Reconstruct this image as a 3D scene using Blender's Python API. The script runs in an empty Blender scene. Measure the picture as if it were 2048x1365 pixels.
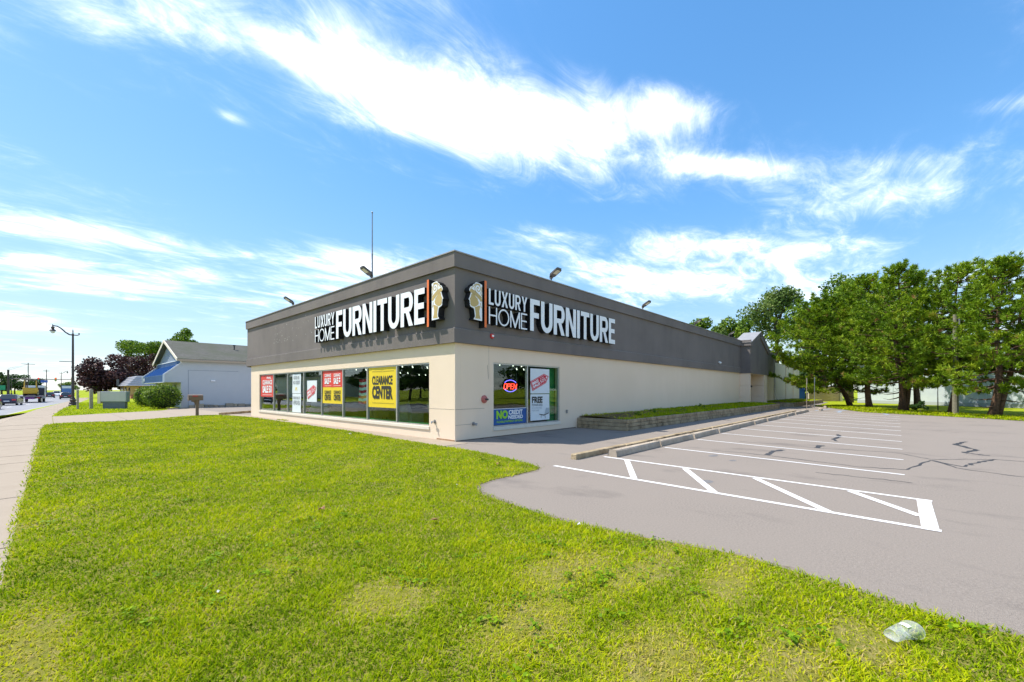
import bpy, bmesh, math, random
import numpy as np
from mathutils import Vector, Matrix
from mathutils.geometry import tessellate_polygon
R = math.radians
random.seed(7)
rng = np.random.default_rng(11)
scene = bpy.context.scene
col = scene.collection

# ------------------------------------------------------------------ camera
# world axes: origin = near ground corner of the store, +X runs along its shaded side wall,
# +Y along its street front, so the road runs along Y and the parking lot along X
CAM = Vector((-8.43, -10.05, 1.60))
cam_d = bpy.data.cameras.new('camera')
cam_d.sensor_width = 36.0
cam_d.lens = 36.0 * 846.0 / 2048.0
cam_d.shift_y = 97.5 / 2048.0
cam_d.clip_start = 0.05
cam_d.clip_end = 6000
cam = bpy.data.objects.new('camera', cam_d)
col.objects.link(cam)
cam.location = CAM
cam.rotation_euler = (R(90), 0, R(-47.66))
scene.camera = cam

# ------------------------------------------------------------------ sky
SUN_EL = 57.3
SUN_AZ = math.atan2(-2.14, 3.05)          # towards the sun, from +Y clockwise to +X
SKY_STRENGTH = 0.15
world = bpy.data.worlds.new('World')
scene.world = world
world.use_nodes = True
wt = world.node_tree
for n in list(wt.nodes):
    wt.nodes.remove(n)

def wn(t, **kw):
    n = wt.nodes.new(t)
    for k, v in kw.items():
        setattr(n, k, v)
    return n

def wl(a, b):
    wt.links.new(a, b)

def wmath(op, a, b=None, clamp=False):
    n = wn('ShaderNodeMath', operation=op)
    n.use_clamp = clamp
    for i, x in enumerate((a, b)):
        if x is None:
            continue
        if isinstance(x, (int, float)):
            n.inputs[i].default_value = x
        else:
            wl(x, n.inputs[i])
    return n.outputs[0]

sky = wn('ShaderNodeTexSky', sky_type='NISHITA')
sky.sun_disc = False
sky.sun_elevation = R(SUN_EL)
sky.sun_rotation = SUN_AZ
sky.altitude = 200
sky.air_density = 1.0
sky.dust_density = 0.25
sky.ozone_density = 2.2
tc = wn('ShaderNodeTexCoord')
sep = wn('ShaderNodeSeparateXYZ')
wl(tc.outputs['Generated'], sep.inputs[0])
zc = wmath('ADD', wmath('MAXIMUM', sep.outputs[2], 0.0), 0.08)
comb = wn('ShaderNodeCombineXYZ')
wl(wmath('DIVIDE', sep.outputs[0], zc), comb.inputs[0])
wl(wmath('DIVIDE', sep.outputs[1], zc), comb.inputs[1])
P = comb.outputs[0]                        # point of the cloud layer

FW = np.array([.7391, .6733]); RT = np.array([.6736, -.7394])
def cloud_point(a, e):
    """layer point for a heading (right/forward ratio a) and rise ratio e"""
    h = FW + a * RT
    v = np.array([h[0], h[1], e]); v /= np.linalg.norm(v)
    return v[:2] / (max(v[2], 0) + .08)
def ang(px, py):
    return (px - 1024) / 846., (780 - py) / 846.
# cloud banks: centre, end of long axis, end of short axis, weight
BANKS = [((180, 20), (480, 40), (150, 85), .24), ((470, 80), (720, 140), (450, 130), .24), ((800, 185), (1060, 255), (775, 265), .25),
         ((1120, 250), (1380, 275), (1100, 320), .26), ((1330, 220), (1450, 215), (1335, 265), .30), ((1440, 335), (1600, 340), (1445, 300), .46),
         ((1150, 345), (1330, 385), (1140, 395), .15),
         ((1760, 395), (1990, 365), (1775, 435), .22), ((1860, 318), (2080, 310), (1860, 340), .16),
         ((2010, 208), (2110, 190), (2013, 230), .28), ((1450, 490), (1640, 500), (1452, 512), .22),
         ((1480, 560), (1780, 555), (1480, 600), .2), ((1110, 500), (1240, 530), (1115, 455), .15),
         ((130, 462), (390, 500), (135, 440), .32), ((230, 562), (390, 562), (232, 586), .30),
         ((50, 640), (200, 650), (55, 618), .32), ((60, 525), (180, 520), (60, 508), .24),
         ((650, 530), (810, 550), (650, 497), .30), ((463, 236), (500, 250), (472, 224), .34),
         ((370, 345), (460, 345), (370, 334), .26), ((400, 550), (470, 560), (400, 535), .22),
         ((1180, 400), (1250, 395), (1180, 390), .16), ((640, 590), (900, 600), (640, 620), .14),
         # clear gaps
         ((1700, 110), (2080, 150), (1690, 250), -.48), ((230, 270), (560, 340), (200, 400), -.40), ((700, 430), (1000, 450), (700, 490), -.40),
         ((1230, 50), (1500, 70), (1230, 140), -.40), ((1250, 430), (1600, 445), (1250, 465), -.30), ((1900, 480), (2100, 480), (1900, 520), -.25),
         ((300, 640), (560, 650), (300, 690), -.20), ((150, 700), (500, 705), (150, 725), -.14)]
bias = None
for c, a, b, w in BANKS:
    pc = cloud_point(*ang(*c)); A = np.stack([cloud_point(*ang(*a)) - pc, cloud_point(*ang(*b)) - pc], 1)
    I = np.linalg.inv(A)
    sub = wn('ShaderNodeVectorMath', operation='SUBTRACT')
    wl(P, sub.inputs[0]); sub.inputs[1].default_value = (pc[0], pc[1], 0)
    qs = []
    for r in range(2):
        d = wn('ShaderNodeVectorMath', operation='DOT_PRODUCT')
        wl(sub.outputs[0], d.inputs[0]); d.inputs[1].default_value = (I[r, 0], I[r, 1], 0)
        qs.append(wmath('MULTIPLY', d.outputs['Value'], d.outputs['Value']))
    g = wmath('MULTIPLY', wmath('POWER', .3679, wmath('ADD', qs[0], qs[1])), w)
    bias = g if bias is None else wmath('ADD', bias, g)

def wnoise(scale, detail, rough, dist, rot=0.0, stretch=(1, 1, 1)):
    mp = wn('ShaderNodeMapping')
    mp.inputs['Rotation'].default_value = (0, 0, rot)
    mp.inputs['Scale'].default_value = stretch
    wl(P, mp.inputs['Vector'])
    n = wn('ShaderNodeTexNoise')
    n.inputs['Scale'].default_value = scale
    n.inputs['Detail'].default_value = detail
    n.inputs['Roughness'].default_value = rough
    n.inputs['Distortion'].default_value = dist
    wl(mp.outputs[0], n.inputs['Vector'])
    return n.outputs['Fac']
# direction of the wind streaks in the layer
st = cloud_point(*ang(1420, 330)) - cloud_point(*ang(760, 140))
srot = -math.atan2(st[1], st[0])
n1 = wnoise(1.35, 9, .62, .45, srot, (.72, 1.25, 1))
n2 = wnoise(4.2, 8, .68, 1.1, srot + .3, (.62, 1.3, 1))
nn = wmath('ADD', wmath('MULTIPLY', wmath('SUBTRACT', n1, .5), 1.2), wmath('MULTIPLY', wmath('SUBTRACT', n2, .5), .8))
# the layer thickens towards the horizon all round
hz = wmath('MULTIPLY', wmath('POWER', .3679, wmath('MULTIPLY', wmath('MAXIMUM', sep.outputs[2], 0.0), 6.5)), .02)
dens = wmath('ADD', wmath('ADD', wmath('ADD', nn, bias), hz), .20)   # the same broken cover all round
mr = wn('ShaderNodeMapRange', interpolation_type='SMOOTHSTEP')
mr.inputs['From Min'].default_value = -.12
mr.inputs['From Max'].default_value = .95
wl(dens, mr.inputs['Value'])
hs = wn('ShaderNodeHueSaturation')
hs.inputs['Saturation'].default_value = 1.22
hs.inputs['Value'].default_value = .42
hs.inputs['Hue'].default_value = .494
wl(sky.outputs[0], hs.inputs['Color'])
# cloud colour: white, greyer in the thick undersides
cr = wn('ShaderNodeMix', data_type='RGBA')
cr.inputs['A'].default_value = (9.0, 8.4, 7.8, 1)
cr.inputs['B'].default_value = (6.2, 5.9, 5.6, 1)
wl(wnoise(3.2, 4, .5, .2), cr.inputs['Factor'])
mixc = wn('ShaderNodeMix', data_type='RGBA')
wl(wmath('MULTIPLY', wmath('POWER', mr.outputs[0], 2.3), .97), mixc.inputs['Factor'])
# roll the glare near the horizon off, as the photograph's film curve does
bw = wn('ShaderNodeRGBToBW'); wl(hs.outputs[0], bw.inputs[0])
roll = wn('ShaderNodeVectorMath', operation='SCALE')
wl(hs.outputs[0], roll.inputs[0]); wl(wmath('DIVIDE', 1.68, wmath('ADD', 1.0, wmath('DIVIDE', bw.outputs[0], 1.9))), roll.inputs['Scale'])
pale = wn('ShaderNodeVectorMath', operation='SCALE')          # low haze is pale, not tan
pale.inputs[0].default_value = (.83, 1.0, 1.20)
bw2 = wn('ShaderNodeRGBToBW'); wl(roll.outputs[0], bw2.inputs[0]); wl(bw2.outputs[0], pale.inputs['Scale'])
mxp = wn('ShaderNodeMix', data_type='RGBA')
wl(wmath('SUBTRACT', 1.0, wmath('DIVIDE', 2.2, wmath('ADD', 1.4, bw.outputs[0])), True), mxp.inputs['Factor'])
wl(roll.outputs[0], mxp.inputs['A']); wl(pale.outputs[0], mxp.inputs['B'])
wl(mxp.outputs['Result'], mixc.inputs['A'])
wl(cr.outputs['Result'], mixc.inputs['B'])
bg = wn('ShaderNodeBackground')
bg.inputs['Strength'].default_value = SKY_STRENGTH
wl(mixc.outputs['Result'], bg.inputs['Color'])
wo = wn('ShaderNodeOutputWorld')
wl(bg.outputs[0], wo.inputs['Surface'])

# ------------------------------------------------------------------ sun
sun_d = bpy.data.lights.new('sun', 'SUN')
sun_d.energy = 2.0
sun_d.angle = R(0.53)
sun_d.color = (1.0, .95, .86)
sun = bpy.data.objects.new('sun', sun_d)
col.objects.link(sun)
to_sun = Vector((-2.14, 3.05, 5.8)).normalized()
sun.rotation_euler = to_sun.to_track_quat('Z', 'Y').to_euler()
sun.location = to_sun * 60

scene.view_settings.view_transform = 'Standard'
scene.view_settings.look = 'None'
scene.view_settings.gamma = 1.0
scene.view_settings.exposure = 1.80
scene.view_settings.use_curve_mapping = False
scene.cycles.use_denoising = True
scene.cycles.max_bounces = 8
scene.cycles.transparent_max_bounces = 16
scene.cycles.caustics_reflective = False
scene.cycles.caustics_refractive = False

# ------------------------------------------------------------------ materials
MATS = {}
def M(name, c, c2=None, scale=4.0, rough=.7, bump=0.0, bscale=40.0, metal=0.0, spec=.5, detail=5, streak=False, emit=0.0, c3=None, scale3=.6, lo=.35, hi=.65, c4=None, scale4=1.1, lo4=.60, hi4=.74):
    """principled material: colour c, mottled with c2 (fine) and c3 (broad)"""
    if name in MATS:
        return MATS[name]
    m = bpy.data.materials.new(name); m.use_nodes = True
    t = m.node_tree; b = t.nodes['Principled BSDF']
    b.inputs['Base Color'].default_value = (*c, 1)
    b.inputs['Roughness'].default_value = rough
    b.inputs['Metallic'].default_value = metal
    b.inputs['Specular IOR Level'].default_value = spec
    geo = t.nodes.new('ShaderNodeNewGeometry')
    def noise(s, d, stretch=None):
        n = t.nodes.new('ShaderNodeTexNoise')
        n.inputs['Scale'].default_value = s; n.inputs['Detail'].default_value = d; n.inputs['Roughness'].default_value = .6
        if stretch:
            mp = t.nodes.new('ShaderNodeMapping'); mp.inputs['Scale'].default_value = stretch
            t.links.new(geo.outputs['Position'], mp.inputs[0]); t.links.new(mp.outputs[0], n.inputs['Vector'])
        else:
            t.links.new(geo.outputs['Position'], n.inputs['Vector'])
        return n
    def blend(src, colr, fac):
        mr = t.nodes.new('ShaderNodeMapRange'); mr.inputs['From Min'].default_value = lo; mr.inputs['From Max'].default_value = hi
        t.links.new(fac, mr.inputs['Value'])
        mx = t.nodes.new('ShaderNodeMix'); mx.data_type = 'RGBA'
        t.links.new(mr.outputs[0], mx.inputs['Factor'])
        if isinstance(src, tuple): mx.inputs['A'].default_value = (*src, 1)
        else: t.links.new(src, mx.inputs['A'])
        mx.inputs['B'].default_value = (*colr, 1)
        return mx.outputs['Result']
    src = c
    if c2 is not None:
        src = blend(src, c2, noise(scale, detail, (1, 1, .12) if streak else None).outputs['Fac'])
    if c3 is not None:
        src = blend(src, c3, noise(scale3, 3).outputs['Fac'])
    if c4 is not None:
        nz = noise(scale4, 7, (1, .55, 1)); lo, hi = lo4, hi4
        src = blend(src, c4, nz.outputs['Fac'])
    if not isinstance(src, tuple):
        t.links.new(src, b.inputs['Base Color'])
    if bump:
        bn = t.nodes.new('ShaderNodeBump'); bn.inputs['Strength'].default_value = bump; bn.inputs['Distance'].default_value = .02
        t.links.new(noise(bscale, 4).outputs['Fac'], bn.inputs['Height']); t.links.new(bn.outputs[0], b.inputs['Normal'])
    if emit:
        b.inputs['Emission Color'].default_value = (*c, 1); b.inputs['Emission Strength'].default_value = emit
    MATS[name] = m
    return m

def leaf_mat(name, stops, trans=.35, rough=.55, nscale=.35, namp=.35, attr=None, spec=.25):
    """foliage: colour by leaf, shifted by a broad noise so clumps differ"""
    m = bpy.data.materials.new(name); m.use_nodes = True
    t = m.node_tree; b = t.nodes['Principled BSDF']; out = t.nodes['Material Output']
    geo = t.nodes.new('ShaderNodeNewGeometry')
    if attr:
        at = t.nodes.new('ShaderNodeAttribute'); at.attribute_name = attr; rnd = at.outputs['Fac']
    else:
        rnd = geo.outputs['Random Per Island']
    n = t.nodes.new('ShaderNodeTexNoise'); n.inputs['Scale'].default_value = nscale; n.inputs['Detail'].default_value = 3
    t.links.new(geo.outputs['Position'], n.inputs['Vector'])
    s = t.nodes.new('ShaderNodeMath'); s.operation = 'SUBTRACT'; t.links.new(n.outputs['Fac'], s.inputs[0]); s.inputs[1].default_value = .5
    s2 = t.nodes.new('ShaderNodeMath'); s2.operation = 'MULTIPLY_ADD'; t.links.new(s.outputs[0], s2.inputs[0]); s2.inputs[1].default_value = namp * 4
    t.links.new(rnd, s2.inputs[2])
    cr = t.nodes.new('ShaderNodeValToRGB')
    els = cr.color_ramp.elements
    while len(els) < len(stops): els.new(.5)
    for e, (p, c) in zip(els, stops):
        e.position = p; e.color = (*c, 1)
    t.links.new(s2.outputs[0], cr.inputs[0])
    t.links.new(cr.outputs[0], b.inputs['Base Color'])
    b.inputs['Roughness'].default_value = rough
    b.inputs['Specular IOR Level'].default_value = spec
    tr = t.nodes.new('ShaderNodeBsdfTranslucent'); t.links.new(cr.outputs[0], tr.inputs['Color'])
    mx = t.nodes.new('ShaderNodeMixShader'); mx.inputs[0].default_value = trans
    t.links.new(b.outputs[0], mx.inputs[1]); t.links.new(tr.outputs[0], mx.inputs[2]); t.links.new(mx.outputs[0], out.inputs['Surface'])
    return m

def glass_mat(name, tint, refl=1.0, ior=1.5):
    m = bpy.data.materials.new(name); m.use_nodes = True
    t = m.node_tree
    for n in list(t.nodes): t.nodes.remove(n)
    out = t.nodes.new('ShaderNodeOutputMaterial')
    g0 = t.nodes.new('ShaderNodeNewGeometry')
    dt = t.nodes.new('ShaderNodeVectorMath'); dt.operation = 'DOT_PRODUCT'
    t.links.new(g0.outputs['Incoming'], dt.inputs[0]); t.links.new(g0.outputs['Normal'], dt.inputs[1])
    def mth(op, a, b=None):
        n = t.nodes.new('ShaderNodeMath'); n.operation = op
        for i, x in enumerate((a, b)):
            if x is None: continue
            if isinstance(x, (int, float)): n.inputs[i].default_value = x
            else: t.links.new(x, n.inputs[i])
        return n.outputs[0]
    f0 = ((ior - 1) / (ior + 1)) ** 2                  # Schlick reflectance, the same from both sides of the pane
    sch = mth('ADD', f0, mth('MULTIPLY', 1 - f0, mth('POWER', mth('SUBTRACT', 1.0, mth('ABSOLUTE', dt.outputs['Value'])), 5.0)))
    mu = t.nodes.new('ShaderNodeMath'); mu.operation = 'MULTIPLY'; mu.use_clamp = True; mu.inputs[1].default_value = refl
    t.links.new(sch, mu.inputs[0])
    tr = t.nodes.new('ShaderNodeBsdfTransparent'); tr.inputs[0].default_value = (*tint, 1)
    gl = t.nodes.new('ShaderNodeBsdfGlossy'); gl.inputs['Roughness'].default_value = .005
    geo = t.nodes.new('ShaderNodeNewGeometry')
    n = t.nodes.new('ShaderNodeTexNoise'); n.inputs['Scale'].default_value = .7; n.inputs['Detail'].default_value = 1
    t.links.new(geo.outputs['Position'], n.inputs['Vector'])
    bp = t.nodes.new('ShaderNodeBump'); bp.inputs['Strength'].default_value = .06; bp.inputs['Distance'].default_value = -.12
    t.links.new(n.outputs['Fac'], bp.inputs['Height']); t.links.new(bp.outputs[0], gl.inputs['Normal'])
    mx = t.nodes.new('ShaderNodeMixShader')
    t.links.new(mu.outputs[0], mx.inputs[0]); t.links.new(tr.outputs[0], mx.inputs[1]); t.links.new(gl.outputs[0], mx.inputs[2])
    t.links.new(mx.outputs[0], out.inputs['Surface'])
    return m

# ------------------------------------------------------------------ mesh building
def ID(a, b, h):
    return (a, b, h)
class MB:
    def __init__(s):
        s.v = []; s.f = []; s.m = []
    def add(s, vs, fs, m=0):
        o = len(s.v); s.v += [tuple(p) for p in vs]
        for f in fs:
            s.f.append(tuple(i + o for i in f)); s.m.append(m)
        return s
    def box(s, x0, x1, y0, y1, z0, z1, m=0):
        v = [(x0, y0, z0), (x1, y0, z0), (x1, y1, z0), (x0, y1, z0), (x0, y0, z1), (x1, y0, z1), (x1, y1, z1), (x0, y1, z1)]
        return s.add(v, [(0, 3, 2, 1), (4, 5, 6, 7), (0, 1, 5, 4), (1, 2, 6, 5), (2, 3, 7, 6), (3, 0, 4, 7)], m)
    def prism(s, loops, h0, h1, fn=ID, m=0, ms=None):
        """loops: outer outline + holes in 2-D, swept from h0 to h1 through fn(a, b, h)"""
        if not isinstance(loops[0][0], (tuple, list)): loops = [loops]
        ms = m if ms is None else ms
        flat = [p for l in loops for p in l]; n = len(flat)
        tris = tessellate_polygon([[Vector((p[0], p[1], 0)) for p in l] for l in loops])
        vs = [fn(p[0], p[1], h0) for p in flat] + [fn(p[0], p[1], h1) for p in flat]
        o = len(s.v); s.v += vs
        for t in tris:
            s.f.append(tuple(o + i for i in t)); s.m.append(ms)
            s.f.append(tuple(o + n + i for i in reversed(t))); s.m.append(m)
        k = 0
        for l in loops:
            for i in range(len(l)):
                a, b = k + i, k + (i + 1) % len(l)
                s.f.append((o + a, o + b, o + n + b, o + n + a)); s.m.append(ms)
            k += len(l)
        return s
    def sheet(s, loops, h, fn=ID, m=0):
        if not isinstance(loops[0][0], (tuple, list)): loops = [loops]
        flat = [p for l in loops for p in l]
        tris = tessellate_polygon([[Vector((p[0], p[1], 0)) for p in l] for l in loops])
        return s.add([fn(p[0], p[1], h) for p in flat], tris, m)
    def tube(s, pts, r, n=8, m=0, caps=True):
        pts = [Vector(p) for p in pts]
        rs = r if isinstance(r, (list, tuple)) else [r] * len(pts)
        o = len(s.v); prev = None
        for i, p in enumerate(pts):
            d = (pts[min(i + 1, len(pts) - 1)] - pts[max(i - 1, 0)]).normalized()
            if prev is None:
                a = Vector((0, 0, 1)) if abs(d.z) < .9 else Vector((1, 0, 0))
                u = d.cross(a).normalized()
            else:
                u = (prev - d * prev.dot(d)).normalized()
            prev = u; w = d.cross(u)
            for k in range(n):
                t = 2 * math.pi * k / n
                s.v.append(tuple(p + (u * math.cos(t) + w * math.sin(t)) * rs[i]))
        for i in range(len(pts) - 1):
            for k in range(n):
                a = o + i * n + k; b = o + i * n + (k + 1) % n
                s.f.append((a, b, b + n, a + n)); s.m.append(m)
        if caps:
            s.f.append(tuple(o + k for k in reversed(range(n)))); s.m.append(m)
            e = o + (len(pts) - 1) * n
            s.f.append(tuple(e + k for k in range(n))); s.m.append(m)
        return s
    def lathe(s, prof, c=(0, 0), n=16, m=0):
        return s.tube([(c[0], c[1], z + 1e-5 * i) for i, (r, z) in enumerate(prof)], [max(r, 1e-4) for r, z in prof], n, m)
    def ell(s, c, r, n=12, k=8, m=0, z0=-1.0):
        pr = []
        for i in range(k + 1):
            t = math.asin(max(z0, -1)) + (math.pi / 2 - math.asin(max(z0, -1))) * i / k
            pr.append((math.cos(t), math.sin(t)))
        o = len(s.v)
        for a, b in pr:
            for j in range(n):
                t = 2 * math.pi * j / n
                s.v.append((c[0] + r[0] * a * math.cos(t), c[1] + r[1] * a * math.sin(t), c[2] + r[2] * b))
        for i in range(k):
            for j in range(n):
                p = o + i * n + j; q = o + i * n + (j + 1) % n
                s.f.append((p, q, q + n, p + n)); s.m.append(m)
        return s
    def mesh(s, name, mats, smooth=False):
        me = bpy.data.meshes.new(name)
        me.from_pydata(s.v, [], s.f)
        for mt in (mats if isinstance(mats, (list, tuple)) else [mats]):
            me.materials.append(mt)
        me.polygons.foreach_set('material_index', s.m)
        if smooth:
            me.polygons.foreach_set('use_smooth', [True] * len(s.f))
        me.validate(); me.update()
        return me
    def build(s, name, mats, parent=None, smooth=False, bevel=0, seg=1):
        return link(name, s.mesh(name, mats, smooth), parent, bevel, seg)

def link(name, me, parent=None, bevel=0, seg=1):
    o = bpy.data.objects.new(name, me)
    col.objects.link(o)
    if parent is not None:
        o.parent = parent
    if bevel:
        b = o.modifiers.new('bevel', 'BEVEL'); b.width = bevel; b.segments = seg; b.limit_method = 'ANGLE'; b.angle_limit = R(35)
    return o
def tag(o, label=None, cat=None, group=None, kind=None):
    if label: o['label'] = label
    if cat: o['category'] = cat
    if group: o['group'] = group
    if kind: o['kind'] = kind
    return o
def thing(name, label, cat, loc=(0, 0, 0), rz=0.0, group=None):
    o = bpy.data.objects.new(name, None)
    col.objects.link(o)
    o.empty_display_size = .2
    o.location = loc; o.rotation_euler = (0, 0, rz)
    return tag(o, label, cat, group)
def copy_tree(o, loc, rz=None, label=None):
    def rec(a, parent):
        c = a.copy(); col.objects.link(c); c.parent = parent
        for ch in a.children: rec(ch, c)
        return c
    c = rec(o, None)
    c.location = loc
    if rz is not None: c.rotation_euler = (0, 0, rz)
    if label: c['label'] = label
    return c
def mesh_np(name, V, F, mat, parent=None, attr=None):
    """V (n,3), F (m,3|4) arrays -> object; attr = per-vertex float array 'rnd'"""
    me = bpy.data.meshes.new(name)
    V = np.asarray(V, np.float32); F = np.asarray(F, np.int32); k = F.shape[1]
    me.vertices.add(len(V)); me.vertices.foreach_set('co', V.ravel())
    me.loops.add(F.size); me.loops.foreach_set('vertex_index', F.ravel())
    me.polygons.add(len(F)); me.polygons.foreach_set('loop_start', np.arange(0, F.size, k, dtype=np.int32))
    me.update(calc_edges=True)
    if attr is not None:
        a = me.attributes.new('rnd', 'FLOAT', 'POINT'); a.data.foreach_set('value', np.asarray(attr, np.float32))
    me.materials.append(mat)
    return link(name, me, parent)

def text_geo(s, bold=0.0, shear=0.0):
    """flat lettering as (verts2d, faces) normalised to a unit box"""
    c = bpy.data.curves.new('lettering', 'FONT'); c.body = s; c.offset = bold; c.shear = shear
    c.resolution_u = 3; c.fill_mode = 'FRONT'
    o = bpy.data.objects.new('lettering', c); col.objects.link(o)
    dg = bpy.context.evaluated_depsgraph_get()
    me = bpy.data.meshes.new_from_object(o.evaluated_get(dg))
    v = np.array([p.co[:2] for p in me.vertices]); f = [tuple(p.vertices) for p in me.polygons]
    bpy.data.objects.remove(o); bpy.data.curves.remove(c); bpy.data.meshes.remove(me)
    lo = v.min(0); hi = v.max(0)
    return (v - lo) / (hi - lo), f
_tg = {}
def put_text(mb, s, a0, a1, b0, b1, h, fn, m=0, bold=.02, shear=0.0, rot=0.0):
    """lettering stretched into a box a0..a1 x b0..b1 of the surface fn(a, b, h)"""
    k = (s, bold, shear)
    if k not in _tg: _tg[k] = text_geo(*k)
    v, f = _tg[k]
    ca, cb = (a0 + a1) / 2, (b0 + b1) / 2
    pts = []
    for p in v:
        x = a0 + (a1 - a0) * p[0] - ca; y = b0 + (b1 - b0) * p[1] - cb
        pts.append(fn(ca + x * math.cos(rot) - y * math.sin(rot), cb + x * math.sin(rot) + y * math.cos(rot), h))
    mb.add(pts, f, m)
# ------------------------------------------------------------------ material library
asphalt = M('asphalt', (.165, .139, .117), (.345, .295, .252), 45, .9, .6, 120, c3=(.270, .229, .194), scale3=.5, spec=.15, lo=.25, hi=.75, c4=(.165, .142, .125), scale4=.9, lo4=.56, hi4=.78)
road_m = M('road_surface', (.24, .24, .25), (.29, .29, .30), 1.2, .9, .2, 120, spec=.25)
concrete = M('concrete', (.305, .247, .186), (.355, .290, .222), 3.0, .9, .25, 150, c3=(.33, .268, .204), scale3=.4, spec=.25)
kerb_m = M('kerb_concrete', (.42, .38, .33), (.50, .46, .41), 5, .9, .5, 90, spec=.2)
stop_m = M('stop_concrete', (.42, .345, .265), (.52, .44, .35), 9, .92, .8, 60, c3=(.35, .29, .225), scale3=1.5, spec=.1)
soil = M('lawn_soil', (.15, .17, .015), (.33, .27, .10), 14, 1, 1.0, 90, c3=(.24, .235, .03), scale3=3.0, spec=.1)
turf = M('far_turf', (.22, .28, .008), (.29, .34, .012), 1.3, 1, .5, 30, c3=(.26, .30, .010), scale3=.12, spec=.1)
dirt = M('bed_soil', (.16, .085, .05), (.10, .10, .03), 6, 1, .8, 30, spec=.1)
mulch_m = M('needle_litter', (.13, .095, .05), (.09, .11, .025), 2.5, 1, .8, 20, spec=.1)
paint_w = M('white_paint', (.72, .70, .68), (.36, .33, .30), 26, .8, .3, 120, lo=.60, hi=.72)
paint_b = M('faded_blue_paint', (.28, .38, .50), (.25, .24, .25), 7, .8)
tar = M('crack_tar', (.026, .024, .024), (.055, .05, .047), 8, .6)
timber_m = M('weathered_timber', (.38, .285, .175), (.12, .085, .052), 7, .95, .9, 35, c3=(.44, .345, .22), scale3=2.2, spec=.1)
cream = M('cream_stucco', (.82, .655, .50), (.84, .675, .52), 2.5, .92, .35, 130, c3=(.79, .63, .475), scale3=.3, spec=.2, streak=True)
cream_w = M('cream_sill', (.76, .68, .57), (.70, .62, .52), 5, .85, .2, 80, spec=.2)
greyst = M('dark_grey_stucco', (.186, .160, .148), (.155, .135, .126), 1.6, .92, .35, 130, streak=True, c3=(.205, .178, .165), scale3=.4, spec=.2)
coping_m = M('coping_metal', (.40, .37, .35), (.34, .32, .30), 3, .45, metal=.3)
alum = M('window_aluminium', (.55, .53, .50), (.48, .46, .44), 4, .4, metal=.5)
black_m = M('black_return', (.012, .012, .014), None, rough=.45)
signwhite = M('sign_white', (.86, .87, .89), None, rough=.45)
signorange = M('sign_orange', (.85, .18, .03), None, rough=.45)
signgold = M('sign_gold', (.52, .37, .13), None, rough=.45)
steel = M('galvanised_steel', (.33, .33, .33), (.25, .25, .25), 8, .45, metal=.6)
fixt = M('fixture_bronze', (.10, .09, .08), None, rough=.5, metal=.3)
lens = M('fixture_lens', (.62, .58, .42), None, rough=.25)
store_glass = glass_mat('store_glass', (.84, .94, .89), 1.5)
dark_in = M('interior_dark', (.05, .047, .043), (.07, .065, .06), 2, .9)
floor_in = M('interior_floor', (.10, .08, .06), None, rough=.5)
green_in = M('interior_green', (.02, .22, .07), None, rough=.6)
lampglow = M('interior_lamp', (1, .96, .86), None, emit=.7)

# ------------------------------------------------------------------ lie of the land
def curb(y): return float(np.interp(y, [-200, 20, 42, 56, 85, 120, 180, 300, 700, 2500], [-12, -12, -10.7, -9.5, -6.5, -4.6, -3.0, .5, 13, 70]))
def walk_r(y): return float(np.interp(y, [-200, -14, 15, 28, 43, 58, 93, 130, 180, 300, 700, 2500], [-8.72, -8.71, -8.6, -8.25, -7.5, -6.3, -3.7, -2.0, -.3, 3.2, 16, 73]))
def walk_l(y): return walk_r(y) - 1.55
ROADW = 14.0
YS = [-60, -40, -20, -10, 0, 10, 19, 22, 26, 30, 35, 40, 45, 50, 55, 60, 66, 72, 78, 84, 90, 100, 110, 120, 140, 160, 180, 220, 300, 450, 700]
def strip(mb, ys, fl, fr, zl, zr, m=0, thick=0):
    for a, b in zip(ys[:-1], ys[1:]):
        v = [(fl(a), a, zl), (fr(a), a, zr), (fr(b), b, zr), (fl(b), b, zl)]
        mb.add(v, [(0, 1, 2, 3)], m)
        if thick:
            w = [(x, y, z - thick) for x, y, z in v]
            mb.add(v + w, [(0, 4, 5, 1), (1, 5, 6, 2), (2, 6, 7, 3), (3, 7, 4, 0)], m)
    return mb
ZR = -.50                                              # road surface
far = [-2500] + YS + [1200, 2500]
g = MB()
strip(g, far, lambda y: -2500, lambda y: curb(y) - ROADW - .3, -.44, -.44)
strip(g, far, lambda y: curb(y) - ROADW - .3, lambda y: curb(y) + .02, -.56, -.56)
strip(g, far, lambda y: curb(y) + .02, walk_r, -.38, -.02)
strip(g, far, walk_r, lambda y: 2500, -.02, -.02)
tag(g.build('ground', turf), kind='structure', label='flat green ground reaching to the horizon')
road = MB(); strip(road, YS, lambda y: curb(y) - ROADW, curb, ZR, ZR)
road = tag(road.build('road', road_m), kind='structure', label='grey multi lane road along the left edge')
# lane lines
for k, off in enumerate((3.5, 7.0, 10.5)):
    for y in range(20, 200, 12):
        mb = MB(); strip(mb, [y, y + 3], lambda t: curb(t) - off - .06, lambda t: curb(t) - off + .06, ZR + .005, ZR + .005)
        mb.build('lane_dash', paint_w, road)
k1 = MB(); strip(k1, YS, curb, lambda y: curb(y) + .18, -.36, -.35, thick=.2)
tag(k1.build('road_kerb', kerb_m), kind='structure', label='concrete kerb on the near side of the road')
k2 = MB(); strip(k2, YS, lambda y: curb(y) - ROADW - .2, lambda y: curb(y) - ROADW, -.36, -.36, thick=.2)
tag(k2.build('far_kerb', kerb_m), kind='structure', label='concrete kerb on the far side of the road')
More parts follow.
